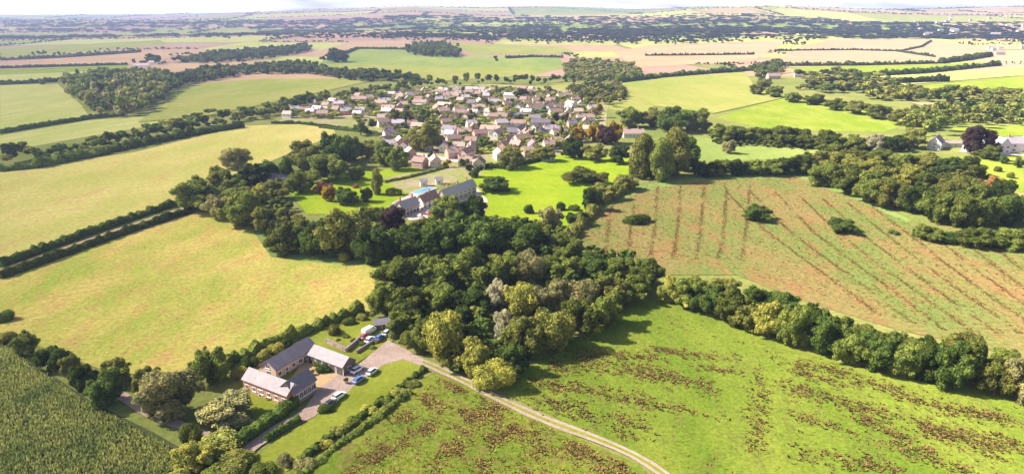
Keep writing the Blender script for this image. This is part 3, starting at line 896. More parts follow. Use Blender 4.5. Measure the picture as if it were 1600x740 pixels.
row([(478, 266, 56, 50, 'O'), (526, 262, 54, 56, 'D'), (548, 252, 44, 46, 'D'), (514, 286, 70, 48, 'D'), (470, 302, 40, 38, 'D'), (600, 258, 42, 40, 'G'), (622, 266, 32, 40, 'G'), (449, 286, 22, 38, 'D', 'tall'), (572, 246, 36, 28, 'O'), (556, 282, 28, 24, 'G')],
    'in the grove above the garden', g)
row([(505, 302, 26, 20, 'K'), (516, 314, 24, 26, 'A'), (542, 320, 42, 28, 'D'), (590, 304, 20, 38, 'O', 'tall'), (572, 316, 22, 24, 'D'), (555, 294, 10, 10, 'K'), (615, 305, 24, 16, 'O')], 'on the garden lawn', 'shrubs and trees on the garden lawn')
g = 'trees of the village parkland'
row([(776, 300, 48, 28, 'D'), (800, 264, 38, 36, 'O'), (826, 334, 15, 20, 'D'), (876, 329, 18, 18, 'D'), (897, 329, 17, 16, 'D'), (901, 352, 34, 26, 'D'), (848, 252, 36, 26, 'O')], 'standing on the vivid green parkland', g)
row([(894, 248, 34, 36, 'D'), (930, 252, 36, 28, 'O'), (967, 256, 34, 30, 'D'), (913, 288, 60, 22, 'O'), (948, 312, 50, 30, 'O'), (978, 298, 40, 30, 'O'), (926, 330, 30, 40, 'D'), (860, 360, 40, 40, 'W')], 'along the parkland ditch', g)
row([(1003, 278, 52, 66, 'O', 'tall'), (1030, 284, 46, 62, 'G', 'tall'), (1054, 276, 50, 72, 'O', 'tall'), (1076, 268, 38, 52, 'D', 'tall')], 'of the four tall poplars', 'tall poplars')
g = 'trees on the near side of the village'
row([(904, 222, 22, 26, 'A'), (928, 222, 28, 32, 'A'), (946, 226, 28, 32, 'C'), (962, 224, 22, 38, 'A'), (985, 200, 46, 34, 'D'), (1018, 198, 40, 32, 'O'), (1050, 206, 50, 42, 'D'), (1086, 206, 46, 38, 'D')], 'beside the pink-roofed house', g)
g = 'trees of the belt behind the poplars'
row([(1130, 222, 42, 30, 'D'), (1165, 220, 44, 26, 'D'), (1200, 222, 44, 24, 'D'), (1238, 228, 64, 34, 'D'), (1290, 232, 46, 30, 'D'), (1330, 234, 44, 26, 'G'), (1366, 236, 30, 28, 'P'), (1392, 236, 40, 26, 'D'), (1424, 232, 40, 34, 'O')], 'in the belt behind the paddock', g)
row([(1100, 278, 34, 30, 'D'), (1126, 276, 34, 28, 'D'), (1152, 275, 34, 28, 'D'), (1178, 274, 34, 28, 'G'), (1204, 274, 34, 28, 'D'), (1230, 273, 34, 30, 'D'), (1254, 272, 34, 34, 'G'), (1138, 240, 22, 24, 'W')], 'in the row above the rough grazing', 'row above the rough grazing')
g = 'trees of the belt between the two great fields'
row([(1046, 472, 42, 46, 'Y'), (1074, 480, 48, 48, 'G'), (1104, 492, 54, 50, 'D'), (1138, 504, 58, 58, 'G'), (1166, 516, 50, 46, 'O'), (1202, 528, 58, 62, 'Y'), (1240, 540, 56, 68, 'G'), (1290, 556, 58, 68, 'D'), (1326, 568, 58, 66, 'G'), (1364, 580, 60, 64, 'D'), (1404, 588, 58, 62, 'G'), (1440, 596, 56, 66, 'D'), (1480, 606, 62, 82, 'D'), (1518, 606, 62, 78, 'G'), (1552, 618, 58, 60, 'O'), (1588, 628, 64, 72, 'W')],
    'along the front of the long belt', g)
row([(1128, 474, 50, 42, 'O'), (1188, 492, 60, 46, 'D'), (1224, 500, 54, 46, 'D'), (1266, 520, 50, 50, 'D'), (1312, 536, 50, 46, 'G'), (1356, 548, 54, 42, 'O'), (1410, 560, 56, 44, 'D'), (1452, 566, 50, 44, 'D'), (1498, 566, 56, 50, 'O'), (1572, 588, 60, 50, 'G'), (1090, 462, 44, 34, 'O')],
    'along the back of the long belt', g)
g = 'trees of the eastern wood'
row([(1288, 292, 48, 42, 'G'), (1324, 304, 52, 52, 'G'), (1358, 318, 52, 54, 'D'), (1394, 328, 52, 52, 'O'), (1430, 334, 48, 48, 'D'), (1464, 348, 50, 58, 'G'), (1500, 356, 56, 58, 'G'), (1534, 354, 52, 54, 'D'), (1576, 352, 60, 52, 'D'), (1608, 345, 40, 50, 'G')], 'along the front of the eastern wood', g)
row([(1280, 270, 46, 36, 'O'), (1314, 274, 50, 38, 'O'), (1350, 284, 52, 40, 'Y'), (1386, 294, 52, 42, 'O'), (1420, 300, 52, 44, 'Y'), (1454, 310, 50, 44, 'G'), (1488, 316, 50, 46, 'O'), (1518, 320, 46, 44, 'G'), (1544, 306, 36, 34, 'B'), (1562, 318, 40, 40, 'D')], 'in the middle of the eastern wood', g)
row([(1298, 252, 44, 30, 'G'), (1336, 258, 46, 30, 'O'), (1372, 262, 46, 30, 'D'), (1408, 266, 46, 32, 'G'), (1444, 268, 46, 32, 'O'), (1480, 274, 44, 32, 'D'), (1512, 276, 44, 34, 'G'), (1526, 242, 44, 48, 'C'), (1546, 250, 34, 24, 'G')], 'along the back of the eastern wood', g)
row([(1568, 256, 14, 16, 'D'), (1590, 262, 14, 18, 'D'), (1558, 268, 12, 14, 'D'), (1578, 278, 12, 14, 'D'), (1548, 280, 12, 12, 'D'), (1568, 290, 12, 14, 'D')], 'of the clipped bushes lining the mansion drive', 'clipped bushes of the mansion drive')
row([(995, 349, 40, 20, 'D'), (1182, 345, 44, 26, 'D'), (1312, 363, 44, 26, 'D'), (1397, 366, 18, 10, 'D')], 'alone on the rough grazing', 'lone bushes on the rough grazing')
row([(1450, 377, 42, 28, 'G'), (1486, 380, 40, 22, 'D'), (1524, 386, 58, 36, 'D'), (1572, 388, 56, 34, 'G'), (1606, 388, 36, 36, 'D')], 'in the hedge line across the rough grazing', 'hedge line across the rough grazing')
row([(1192, 136, 26, 16, 'O'), (1182, 148, 24, 18, 'O'), (1210, 152, 28, 18, 'G'), (1240, 160, 30, 18, 'D'), (1272, 164, 30, 18, 'D'), (1304, 172, 32, 20, 'G'), (1338, 178, 36, 22, 'O'), (1372, 186, 36, 24, 'G'), (1408, 196, 40, 26, 'O')], 'in the belt behind the bright sloping field', 'belt behind the bright sloping field')
row([(505, 97, 12, 9, 'D', 'small'), (525, 98, 36, 24, 'D', 'round'), (240, 99, 26, 16, 'D', 'round'), (70, 132, 16, 14, 'D', 'small'), (774, 96, 10, 10, 'D', 'small'), (152, 360, 10, 10, 'D', 'small')], 'among the lone field trees', 'lone field trees')

# trees that stand among the village houses
vt = [(576, 208, 26, 24, 'D'), (564, 212, 24, 22, 'D'), (665, 236, 46, 46, 'O'), (625, 196, 36, 26, 'G'), (664, 196, 30, 28, 'D'), (655, 182, 24, 18, 'G'), (785, 188, 28, 26, 'Y'), (770, 182, 18, 18, 'Y'), (710, 232, 12, 16, 'Y'), (672, 250, 10, 16, 'D'), (760, 168, 22, 16, 'D'),
      (772, 150, 10, 20, 'Y'), (814, 155, 26, 18, 'D'), (842, 168, 20, 18, 'D'), (864, 190, 18, 18, 'D'), (884, 196, 18, 20, 'D'), (828, 216, 20, 18, 'G'), (874, 222, 16, 28, 'D'), (892, 224, 28, 22, 'G'), (742, 210, 10, 18, 'A'), (700, 168, 14, 14, 'D'), (738, 158, 20, 12, 'D'),
      (618, 150, 26, 14, 'G'), (636, 148, 20, 14, 'D'), (598, 156, 24, 16, 'G'), (575, 172, 20, 20, 'O'), (556, 166, 20, 14, 'G'), (540, 178, 16, 14, 'D'), (716, 188, 22, 12, 'G'), (735, 186, 12, 16, 'A'), (852, 148, 24, 16, 'Y'), (900, 158, 28, 20, 'O'), (916, 172, 30, 22, 'O'),
      (930, 184, 24, 26, 'A'), (755, 230, 22, 16, 'D'), (790, 240, 20, 18, 'Y'), (640, 226, 14, 12, 'Y'), (612, 232, 18, 16, 'D'), (700, 262, 16, 14, 'A'), (728, 266, 24, 22, 'D'), (745, 276, 30, 24, 'D'), (860, 238, 22, 14, 'O')]
vt.sort(key=lambda q: q[1])
bands_v = [('on the far edge of the village', vt[:14]), ('in the middle of the village', vt[14:29]), ('on the near edge of the village', vt[29:])]
for phrase, items in bands_v:
    row([(x, y, w, h, k, 'small' if w < 34 else 'round') for (x, y, w, h, k) in items], phrase, 'trees among the village houses')

# ------------------------------------------------------------------ hedges
hedge([(0, 417), (100, 380), (200, 345), (288, 316)], 3.6, 3.2, 'D', 'upper of two dark clipped hedges flanking the pale farm track')
hedge([(0, 436), (100, 400), (200, 364), (298, 332)], 3.6, 3.2, 'D', 'lower of two dark clipped hedges flanking the pale farm track')
hedge([(0, 209), (70, 197), (140, 186), (195, 181)], 3.5, 4, 'D', 'dark hedge along the pale green field edge by the wood')
hedge([(0, 133), (60, 130), (105, 127)], 5, 6, 'D', 'dark hedge at the far end of the pale green field')
hedge([(0, 268), (60, 262), (120, 250), (170, 240)], 6, 5, 'D', 'shaggy near end of the long hedgerow', rough=0.5)
hedge([(165, 240), (220, 228), (300, 212), (380, 199)], 6, 5, 'D', 'middle stretch of the long shaggy hedgerow', rough=0.5)
hedge([(425, 193), (470, 194), (535, 202)], 3, 2.5, 'D', 'low dark hedge below the village houses at the hay meadow')
hedge([(330, 584), (362, 568), (400, 552), (440, 536), (480, 520), (520, 505), (565, 488)], 3.0, 3.0, 'G', 'shaggy green hedge between hay meadow and farm', rough=0.5)
hedge([(462, 632), (430, 655), (400, 676), (368, 700)], 3.2, 2.6, 'D', 'dark clipped hedge on the barn side of the drive')
hedge([(468, 658), (440, 674), (415, 690)], 1.6, 1.6, 'D', 'short low dark hedge on the lawn side of the drive')
hedge([(664, 578), (640, 596), (600, 626), (560, 655), (510, 690), (460, 728)], 1.6, 1.2, 'D', 'low dark hedge along the edge of the lawn', rough=0.5)
hedge([(640, 614), (600, 645), (560, 675), (520, 702), (490, 728), (470, 745)], 2.0, 1.2, 'G', 'ragged green hedge along the dock meadow side of the ditch', rough=0.6)
hedge([(1425, 368), (1500, 380), (1600, 388), (1840, 412)], 4, 3, 'D', 'dark hedge running across the rough grazing')
hedge([(880, 384), (910, 352), (935, 322), (975, 300)], 5, 4, 'O', 'olive hedge along the parkland ditch', rough=0.6)
hedge([(960, 130), (1040, 121), (1180, 110), (1200, 104)], 8, 7, 'D', 'thick dark hedge between tan stubble and yellow field', rough=0.5)
hedge([(1205, 104), (1330, 103), (1470, 100)], 6, 6, 'D', 'dark hedge along the foot of the beige stubble', rough=0.5)
hedge([(1468, 100), (1500, 96), (1548, 88)], 12, 9, 'D', 'thick dark hedge at the corner of the beige stubble', rough=0.5)
hedge([(1310, 122), (1440, 115), (1560, 103)], 9, 7, 'D', 'dark hedge between two vivid green strip fields', rough=0.5)
hedge([(1386, 131), (1480, 127)], 9, 8, 'D', 'short thick dark hedge among the green strip fields')
hedge([(1008, 88), (1100, 87), (1178, 86)], 5, 5, 'D', 'thin dark hedge crossing the tan stubble field', rough=0.5)
hedge([(1210, 80), (1330, 79), (1400, 81), (1460, 90)], 5, 5, 'D', 'thin hedge crossing the beige stubble field', rough=0.5)
hedge([(1412, 80), (1440, 74), (1455, 65)], 5, 5, 'D', 'oblique thin hedge dividing the beige stubble field')
hedge([(535, 86), (558, 77), (638, 78)], 8, 6, 'D', 'dark hedge along the top of the hill pasture')
hedge([(790, 92), (830, 90), (880, 91)], 6, 6, 'D', 'dark hedge above the small deep green hill field')
hedge([(0, 95), (90, 91), (220, 82)], 9, 7, 'D', 'dark hedge above the long tan stubble field', rough=0.5)
hedge([(0, 108), (100, 105), (200, 102)], 7, 5, 'D', 'dark hedge below the long tan stubble field')
hedge([(500, 200), (560, 206), (600, 212)], 3, 2.5, 'D', 'low hedge behind the two round village edge trees')
hedge([(745, 262), (790, 264), (850, 250)], 3, 3, 'D', 'low dark hedge where the village meets the parkland')
hedge([(600, 286), (640, 278), (700, 262)], 2, 1.6, 'G', 'low green hedge across the garden plots')

# ------------------------------------------------------------------ far-off woods and tree lines: each reads as one mass
wood([(100, 134), (150, 124), (240, 120), (268, 126), (258, 150), (220, 178), (170, 186), (140, 172), (112, 150)], 11, 17, 'DGWO', 'broad mixed wood beside the pale green field')
wood([(262, 126), (330, 114), (400, 108), (470, 105), (540, 116), (640, 124), (664, 129), (560, 128), (480, 117), (390, 117), (300, 132), (262, 148)], 12, 13, 'DDG', 'long curved woodland belt above the yellow field')
wood([(272, 99), (300, 93), (360, 85), (480, 75), (486, 80), (400, 95), (330, 100)], 13, 14, 'DDG', 'dark wood on the rise behind the curved belt')
wood([(636, 84), (650, 74), (690, 72), (720, 86), (712, 91), (660, 89)], 12, 19, 'DGD', 'rounded copse crowning the hill pasture')
wood([(1310, 150), (1420, 140), (1480, 148), (1600, 150), (1600, 160), (1500, 165), (1420, 160)], 15, 13, 'GODY', 'scattered wood beyond the bright sloping field', keep=0.7)
wood([(1420, 178), (1480, 176), (1600, 168), (1600, 194), (1500, 204), (1440, 222), (1400, 200)], 12, 14, 'GODO', 'wood behind the pale mansion', keep=0.7)
wood([(880, 141), (965, 134), (985, 150), (952, 168), (915, 160)], 9, 9, 'GOYWO', 'mixed pale trees at the village corner by the yellow field', 'grove', keep=0.7)
wood([(1180, 108), (1215, 100), (1225, 114), (1180, 126)], 12, 13, 'DGO', 'clump of trees by the red farmhouse')
wood([(1240, 118), (1320, 116), (1400, 128), (1400, 140), (1300, 150), (1250, 140)], 16, 11, 'GOYD', 'loose trees and scrub below the thin green field', keep=0.6)
wood([(884, 112), (900, 98), (990, 108), (1000, 122), (940, 128), (890, 126)], 13, 13, 'GOWO', 'pale mixed trees behind the village')
g_ = 'dark undergrowth filling the floor of '
wood([(610, 418), (640, 372), (740, 352), (820, 350), (900, 385), (1020, 425), (1000, 470), (890, 530), (810, 590), (770, 596), (700, 570), (640, 520), (596, 480)], 5.0, 6.0, 'DGD', g_ + 'the big central wood', 'undergrowth', keep=0.9)
wood([(420, 385), (430, 368), (480, 366), (560, 362), (620, 380), (608, 408), (540, 402), (440, 394)], 5.5, 6, 'DGD', g_ + 'the dense grove behind the hay meadow', 'undergrowth', keep=0.85)
wood([(295, 326), (350, 290), (400, 268), (430, 280), (455, 330), (445, 362), (400, 352), (340, 334)], 5.5, 5, 'DGO', g_ + 'the spur of trees', 'undergrowth', keep=0.75)
wood([(1036, 462), (1090, 462), (1200, 494), (1330, 540), (1470, 566), (1600, 596), (1600, 622), (1480, 600), (1330, 564), (1180, 518), (1060, 478)], 5.0, 5.5, 'DGO', g_ + 'the long belt', 'undergrowth', keep=0.9)
wood([(1270, 262), (1340, 252), (1500, 272), (1570, 316), (1600, 345), (1500, 352), (1400, 326), (1300, 294)], 6, 6, 'DGO', g_ + 'the eastern wood', 'undergrowth', keep=0.85)
wood([(1090, 270), (1260, 266), (1260, 272), (1095, 278)], 5, 5, 'DG', g_ + 'the row above the rough grazing', 'undergrowth', keep=0.9)
wood([(1110, 222), (1180, 216), (1300, 230), (1420, 232), (1420, 238), (1280, 236), (1120, 226)], 5.5, 5, 'DG', g_ + 'the belt behind the paddock', 'undergrowth', keep=0.9)
wood([(985, 275), (1080, 262), (1085, 270), (1000, 284)], 5, 5, 'DG', g_ + 'the poplar clump', 'undergrowth', keep=0.9)
treeline([(640, 136), (700, 134), (760, 130), (830, 132), (880, 128), (950, 130)], 14, 9, 12, 'DDG', 'dark tree line behind the village roofs')
treeline([(430, 176), (480, 162), (540, 152), (600, 143), (645, 136)], 26, 9, 10, 'DDGO', 'tree line between the village and the yellow field')
treeline([(0, 258), (60, 250), (120, 238), (180, 226), (240, 214), (300, 202), (360, 192), (430, 180)], 24, 8, 8.5, 'DDDOG', 'ragged trees of the long hedgerow', keep=0.85)
treeline([(240, 205), (300, 188), (360, 178), (420, 170)], 10, 9, 6, 'DG', 'thin bushes of the hedge behind the long hedgerow', keep=0.8)
wood([(440, 186), (485, 168), (560, 153), (640, 141), (760, 138), (880, 146), (935, 168), (930, 208), (870, 236), (800, 252), (750, 240), (690, 232), (610, 222), (590, 200), (540, 190)], 9, 5.6, 'GODYOG', 'garden bushes and small trees between the village houses', name='shrubbery', keep=0.6)
treeline([(700, 196), (760, 196), (830, 200)], 10, 8, 6, 'GD', 'garden bushes along the middle street of the village', keep=0.5)

FARLEAF = foliage_mat('leaf_far_wood', (0.040, 0.062, 0.018), 0.2)
places = []
rng = np.random.default_rng(21)
for (a, b, dy) in FAR_EDGES:
    mx, my = (a[0] + b[0]) / 2, (a[1] + b[1]) / 2
    if rng.uniform() < 0.42: continue
    L = math.hypot(b[0] - a[0], b[1] - a[1]); big = rng.uniform() < 0.35
    n = int(L / (10 if my < 2600 else 15 if my < 4500 else 26))
    for k in range(n):
        t = (k + rng.uniform()) / n; X = a[0] + (b[0] - a[0]) * t + rng.normal() * 4; Y = a[1] + (b[1] - a[1]) * t + rng.normal() * 4
        z = height(X, Y); u, v = to_px((X, Y, z))
        if v > 130 or u < -150 or u > 1750 or any(inside(p, u, v) for p in FIELD_POLYS if max(q[1] for q in p) < 215): continue
        w = (9 if my < 2600 else 14 if my < 4500 else 26) * rng.uniform(0.6, 1.5)
        places.append((X, Y, z, w, rng.uniform(4, 8) * (1.6 if big else 1) * (1 if my < 4500 else 1.2), 0))
# blocks of woodland out in the vale
WOODS = [(800, 60, 1300, 50, 120), (1010, 56, 1200, 50, 130), (1260, 52, 1100, 60, 120), (620, 36, 1900, 100, 80), (930, 40, 1900, 100, 100), (1300, 33, 1900, 100, 80), (160, 42, 1600, 70, 80), (760, 62, 900, 40, 160), (880, 50, 800, 200, 140), (1060, 50, 420, 160, 150), (830, 66, 700, 120, 80), (1000, 62, 900, 90, 90), (1130, 68, 500, 60, 80), (560, 44, 900, 160, 120), (720, 46, 1200, 140, 120), (480, 50, 260, 120, 70), (100, 48, 700, 150, 90), (60, 60, 420, 120, 90), (330, 56, 500, 100, 70),
         (1250, 48, 1000, 140, 110), (1400, 52, 1300, 200, 200), (1500, 44, 1200, 260, 200), (1560, 58, 700, 200, 160), (1450, 60, 600, 80, 80), (1350, 38, 1500, 200, 160), (900, 32, 1500, 300, 150), (620, 30, 1600, 300, 150), (200, 38, 1200, 260, 110), (1150, 34, 1200, 260, 140), (430, 36, 900, 200, 100), (760, 74, 240, 60, 50), (640, 56, 300, 60, 50)]
for (px, py, lx, ly, n) in WOODS:
    c = at(px, py)
    for k in range(n):
        X = c.x + rng.normal() * lx / 2.6; Y = c.y + rng.normal() * ly / 2.2; z = height(X, Y)
        u, v = to_px((X, Y, z))
        if u < -150 or u > 1750 or any(inside(p, u, v) for p in FIELD_POLYS if max(q[1] for q in p) < 130): continue
        places.append((X, Y, z, (20 if Y < 2600 else 52 if Y < 4500 else 95) * rng.uniform(0.8, 1.4), rng.uniform(10, 16) if Y < 2600 else rng.uniform(7, 13), 0))
print('far places', len(places))
tag(link('woodland', wood_mesh(places, [FARLEAF], rng)), 'distant hedgerows and woods fading into haze on the hills', 'wood', None, 'stuff')
# ------------------------------------------------------------------ buildings
BRICK = surf_mat('red_brick', (0.36, 0.13, 0.08), (0.44, 0.22, 0.15), 1.2, 0.9, brick=(4.0, (0.45, 0.40, 0.35)))
STONE = surf_mat('cream_stone', (0.46, 0.40, 0.31), (0.40, 0.33, 0.25), 1.5, 0.9)
WHITEW = surf_mat('white_render', (0.64, 0.60, 0.55), (0.56, 0.53, 0.48), 0.8, 0.85)
PINKW = surf_mat('pink_render', (0.56, 0.40, 0.33), (0.50, 0.35, 0.29), 0.8, 0.85)
TIMBER = surf_mat('dark_weatherboard', (0.11, 0.075, 0.06), (0.17, 0.12, 0.095), 2.0, 0.9)
SLATE = surf_mat('grey_slate', (0.30, 0.28, 0.31), (0.40, 0.37, 0.40), 1.1, 0.75, brick=(2.2, (0.16, 0.15, 0.17)))
SLATED = surf_mat('dark_slate', (0.12, 0.105, 0.135), (0.23, 0.195, 0.22), 0.6, 0.75, brick=(2.2, (0.08, 0.07, 0.09)))
PALER = surf_mat('pale_roofing', (0.19, 0.165, 0.175), (0.31, 0.27, 0.28), 0.6, 0.8, brick=(2.2, (0.14, 0.12, 0.125)))
ROOFL = surf_mat('pale_lilac_slate', (0.33, 0.285, 0.31), (0.40, 0.35, 0.375), 1.0, .8)
PINKT = surf_mat('pink_tile', (0.29, 0.195, 0.165), (0.37, 0.26, 0.225), 1.3, 0.85)
BUFFT = surf_mat('buff_tile', (0.30, 0.24, 0.20), (0.37, 0.30, 0.25), 1.3, 0.85)
BROWNT = surf_mat('brown_tile', (0.20, 0.13, 0.11), (0.27, 0.18, 0.15), 1.3, 0.85)
FRAME = surf_mat('white_paint', (0.78, 0.78, 0.76), (0.72, 0.72, 0.70), 2.0, 0.5, bump=0)
GLASS = surf_mat('window_glass', (0.03, 0.035, 0.045), (0.05, 0.055, 0.07), 0.7, 0.12, bump=0, spec=0.6)
DOORM = surf_mat('dark_door_and_bay_shade', (0.06, 0.05, 0.05), (0.10, 0.08, 0.07), 1.0, 0.6)  # real doors, and the painted shade inside the open barn bays
POT = surf_mat('clay_pot', (0.40, 0.20, 0.12), (0.32, 0.15, 0.10), 2.0, 0.9)


def walls_mesh(L, W, he, hr, mat):
    """gable-ended walls of real thickness"""
    m = MB(); a, b = L / 2, W / 2
    for s in (-1, 1):
        m.poly([(-a, s * b, -.3), (a, s * b, -.3), (a, s * b, he), (-a, s * b, he)][::s])
        m.poly([(s * a, -b, -.3), (s * a, b, -.3), (s * a, b, he), (s * a, 0, hr), (s * a, -b, he)][::s])
    m.poly([(-a, -b, he - .02), (a, -b, he - .02), (a, b, he - .02), (-a, b, he - .02)])
    return m.mesh('wall', mat)


def roof_mesh(L, W, he, hr, mat, over=0.4, th=0.22):
    m = MB(); a, b = L / 2 + over * 0.8, W / 2; k = (hr - he) / b
    bo, zo = b + over, he - k * over
    for s in (-1, 1):
        lo = [(-a, s * bo, zo + .03), (a, s * bo, zo + .03), (a, 0, hr + .03), (-a, 0, hr + .03)]
        up = [(x, y, z + th) for x, y, z in lo]
        base = len(m.v); m.v += lo + up
        for q in ((0, 1, 2, 3), (4, 5, 6, 7), (0, 1, 5, 4), (1, 2, 6, 5), (3, 0, 4, 7)):
            m.f.append([base + i for i in q]); m.i.append(0)
    return m.mesh('roof', mat)


def chimney_mesh(w=0.9, h=1.7):
    m = MB(); m.box(-w / 2, w / 2, -w * .35, w * .35, -1.0, h); m.box(-w * .58, w * .58, -w * .43, w * .43, h, h + .16)
    m.cyl((-w * .22, 0, h + .16), .13, .42, n=8, m=1); m.cyl((w * .22, 0, h + .16), .13, .42, n=8, m=1)
    return m.mesh('chimney', [BRICK, POT])


def window_mesh(w, h):
    f = MB(); t = .09
    f.box(-w / 2, w / 2, -.07, 0, 0, t); f.box(-w / 2, w / 2, -.07, 0, h - t, h); f.box(-w / 2, -w / 2 + t, -.07, 0, t, h - t); f.box(w / 2 - t, w / 2, -.07, 0, t, h - t)
    f.box(-.03, .03, -.07, 0, t, h - t); f.box(-w / 2 - .1, w / 2 + .1, -.14, 0, -.1, -.002)
    p = MB(); p.box(-w / 2 + t, w / 2 - t, -.03, -.004, t, h - t)
    return f.mesh('window', FRAME), p.mesh('pane', GLASS)


def door_bay_mesh(w, h):
    m = MB(); m.box(-w / 2, w / 2, -.06, -.003, 0, h)
    f = MB(); f.box(-w / 2 - .12, -w / 2, -.09, 0, 0, h + .12); f.box(w / 2, w / 2 + .12, -.09, 0, 0, h + .12); f.box(-w / 2, w / 2, -.09, 0, h, h + .12)
    return m.mesh('door', DOORM), f.mesh('frame', FRAME)


WIN = window_mesh(1.3, 1.25)
WINB = window_mesh(1.9, 1.7)
DOOR = door_bay_mesh(1.0, 2.1)
BAY = door_bay_mesh(3.0, 2.5)  # no door here: flat dark panel painted as the shade inside an open bay
CHIM = chimney_mesh()


def put(meshes, parent, loc, rz):
    a = link(meshes[0].name.split('.')[0], meshes[0], parent, loc, rz)
    link(meshes[1].name.split('.')[0], meshes[1], a)
    return a


def gabled(name, label, cat, loc, rz, L, W, he, hr, wmat, rmat, front=(), back=(), ends=(), chim=(), group=None):
    """front/back: (x, z, meshes) on the long walls; ends: (side, y, z, meshes) on the gables; chim: x positions"""
    t = empty(name, loc, rz); tag(t, label, cat, group)
    link('wall', walls_mesh(L, W, he, hr, wmat), t)
    r = link('roof', roof_mesh(L, W, he, hr, rmat), t)
    for x in chim: link('chimney', CHIM, r, (x, 0, hr))
    for x, z, m in front: put(m, t, (x, -W / 2 - .003, z), 0)
    for x, z, m in back: put(m, t, (x, W / 2 + .003, z), math.pi)
    for s, y, z, m in ends: put(m, t, (s * (L / 2 + .003), y, z), math.pi / 2 * s)
    return t


def from_px(e0, e1, r0, r1, he):
    """eave and ridge lines as seen in the photo: finds the ridge height at which the ridge runs over the middle of the house"""
    best = None
    for k in range(60):
        hr = he + 1.4 + k * 0.06
        E0, E1, R0, R1 = at(*e0, he), at(*e1, he), at(*r0, hr), at(*r1, hr)
        u = (E1 - E0) + (R1 - R0); u.z = 0; L = u.length / 2; u.normalize()
        v = Vector((-u.y, u.x, 0)); mid = (R0 + R1) / 2; d = mid - (E0 + E1) / 2
        if best is None or abs(d.dot(u)) < best[0]: best = (abs(d.dot(u)), hr, u, v, mid, d, L)
    _, hr, u, v, mid, d, L = best
    hw = max(2.5, min(7.0, d.dot(v)))
    return (mid.x, mid.y, 0.05), math.atan2(u.y, u.x), L, 2 * hw, hr


# the farm court
loc, rz, L, W, HR = from_px((430, 579), (494, 539), (418, 562), (480, 528), 3.2)
print('barn A', L, W, HR, math.degrees(rz))
gabled('barn', 'long barn with dark lilac slate roof at the back of the farm court', 'barn', loc, rz, L, W, 3.2, HR, PINKW, SLATED,
       [(x, .9, WIN) for x in np.linspace(-L * .42, L * .42, 6)] + [(-L * .25, 0, DOOR), (L * .2, 0, DOOR)], (), [(-1, 0, 1.0, WIN), (-1, 0, 3.0, WIN)])
loc, rz, L, W, HR = from_px((486, 551), (536, 573), (491, 540), (546, 557), 2.9)
print('barn B', L, W, HR, math.degrees(rz))
gabled('barn', 'open-fronted barn with pale roof and brown end wall beside parked cars', 'barn', loc, rz, L, W, 2.9, HR, TIMBER, PALER,
       [(x, 0, BAY) for x in np.linspace(-L * .4, L * .4, 5)], (), [(1, 0, .9, WIN)])
loc, rz, L, W, HR = from_px((382, 590), (448, 617), (389, 575), (460, 599), 3.6)
print('barn C', L, W, HR, math.degrees(rz))
gabled('farmhouse', 'red brick barn house with long pale roof nearest the lane', 'house', loc, rz, L, W, 3.6, HR, BRICK, PALER,
       [(x, 1.0, WIN) for x in np.linspace(-L * .42, L * .42, 6)] + [(-L * .12, 0, DOOR)], (), [(1, -W * .2, 1.0, WIN), (1, W * .2, 1.0, WIN), (1, 0, 3.9, WIN), (-1, 0, 1.0, WIN)])
loc, rz, L, W, HR = from_px((458, 614), (492, 591), (446, 597), (480, 577), 3.8)
print('barn D', L, W, HR, math.degrees(rz))
gabled('barn', 'brick wing with dark slate roof and many windows facing the car park', 'barn', loc, rz, L, W, 3.8, HR, BRICK, SLATED,
       [(x, 1.1, WINB) for x in np.linspace(-L * .38, L * .38, 5)], (), [(1, 0, 1.0, WINB), (-1, 0, 1.0, WIN), (1, 0, 4.2, WIN)])

# garden walls by the farm
WALLM = surf_mat('garden_wall_brick', (0.24, 0.15, 0.15), (0.34, 0.23, 0.21), 1.0, 0.9)


def garden_wall(a, b, label, h=1.3, mat=None, th=.35):
    A, B = at(*a), at(*b); d = B - A; L = d.length
    t = empty('garden_wall', (A.x, A.y, 0.05), math.atan2(d.y, d.x)); tag(t, label, 'wall', 'garden walls by the farm')
    m = MB(); m.box(0, L, -th / 2, th / 2, -.2, h)
    for i in range(int(L / 4) + 1): m.box(min(i * 4, L - .5), min(i * 4 + .5, L), -th * .85, th * .85, -.2, h - .01)
    link('body', m.mesh('body', mat or WALLM), t)
    c = MB(); c.box(-.05, L + .05, -th / 2 - .06, th / 2 + .06, h + .002, h + .14); link('coping', c.mesh('coping', SLATED), t)


garden_wall((509, 535), (541, 550), 'purplish brick garden wall behind the open-fronted barn')
garden_wall((541, 551), (574, 522), 'long purplish garden wall running away from the open-fronted barn')
garden_wall((557, 553), (584, 536), 'short garden wall parallel to the long one by the vans', 1.0)

# terrace and sheds below the village
loc, rz, L, W, HR = from_px((694, 308), (744, 290), (689, 297), (738, 280), 4.4)
gabled('house', 'long house with lilac slate roof behind the dark terrace-end tree', 'house', loc, rz, L, W, 4.4, HR, STONE, SLATE,
       [(x, z, WINB) for x in np.linspace(-L * .4, L * .4, 7) for z in (.6, 2.6)], (), (), (-L * .3, 0, L * .3))
loc, rz, L, W, HR = from_px((628, 326), (654, 317), (622, 316), (649, 307), 4.6)
gabled('terraced_house', 'nearer half of the pale terrace, under lilac roof with two chimneys', 'house', loc, rz, L, W, 4.6, HR, STONE, ROOFL,
       [(x, z, WINB) for x in np.linspace(-L * .4, L * .4, 5) for z in (.6, 2.7)], (), [(-1, 0, 2.9, WINB), (-1, 0, .7, WINB)], (-L * .4, L * .3))
loc, rz, L, W, HR = from_px((661, 316), (686, 307), (655, 306), (680, 297), 4.2)
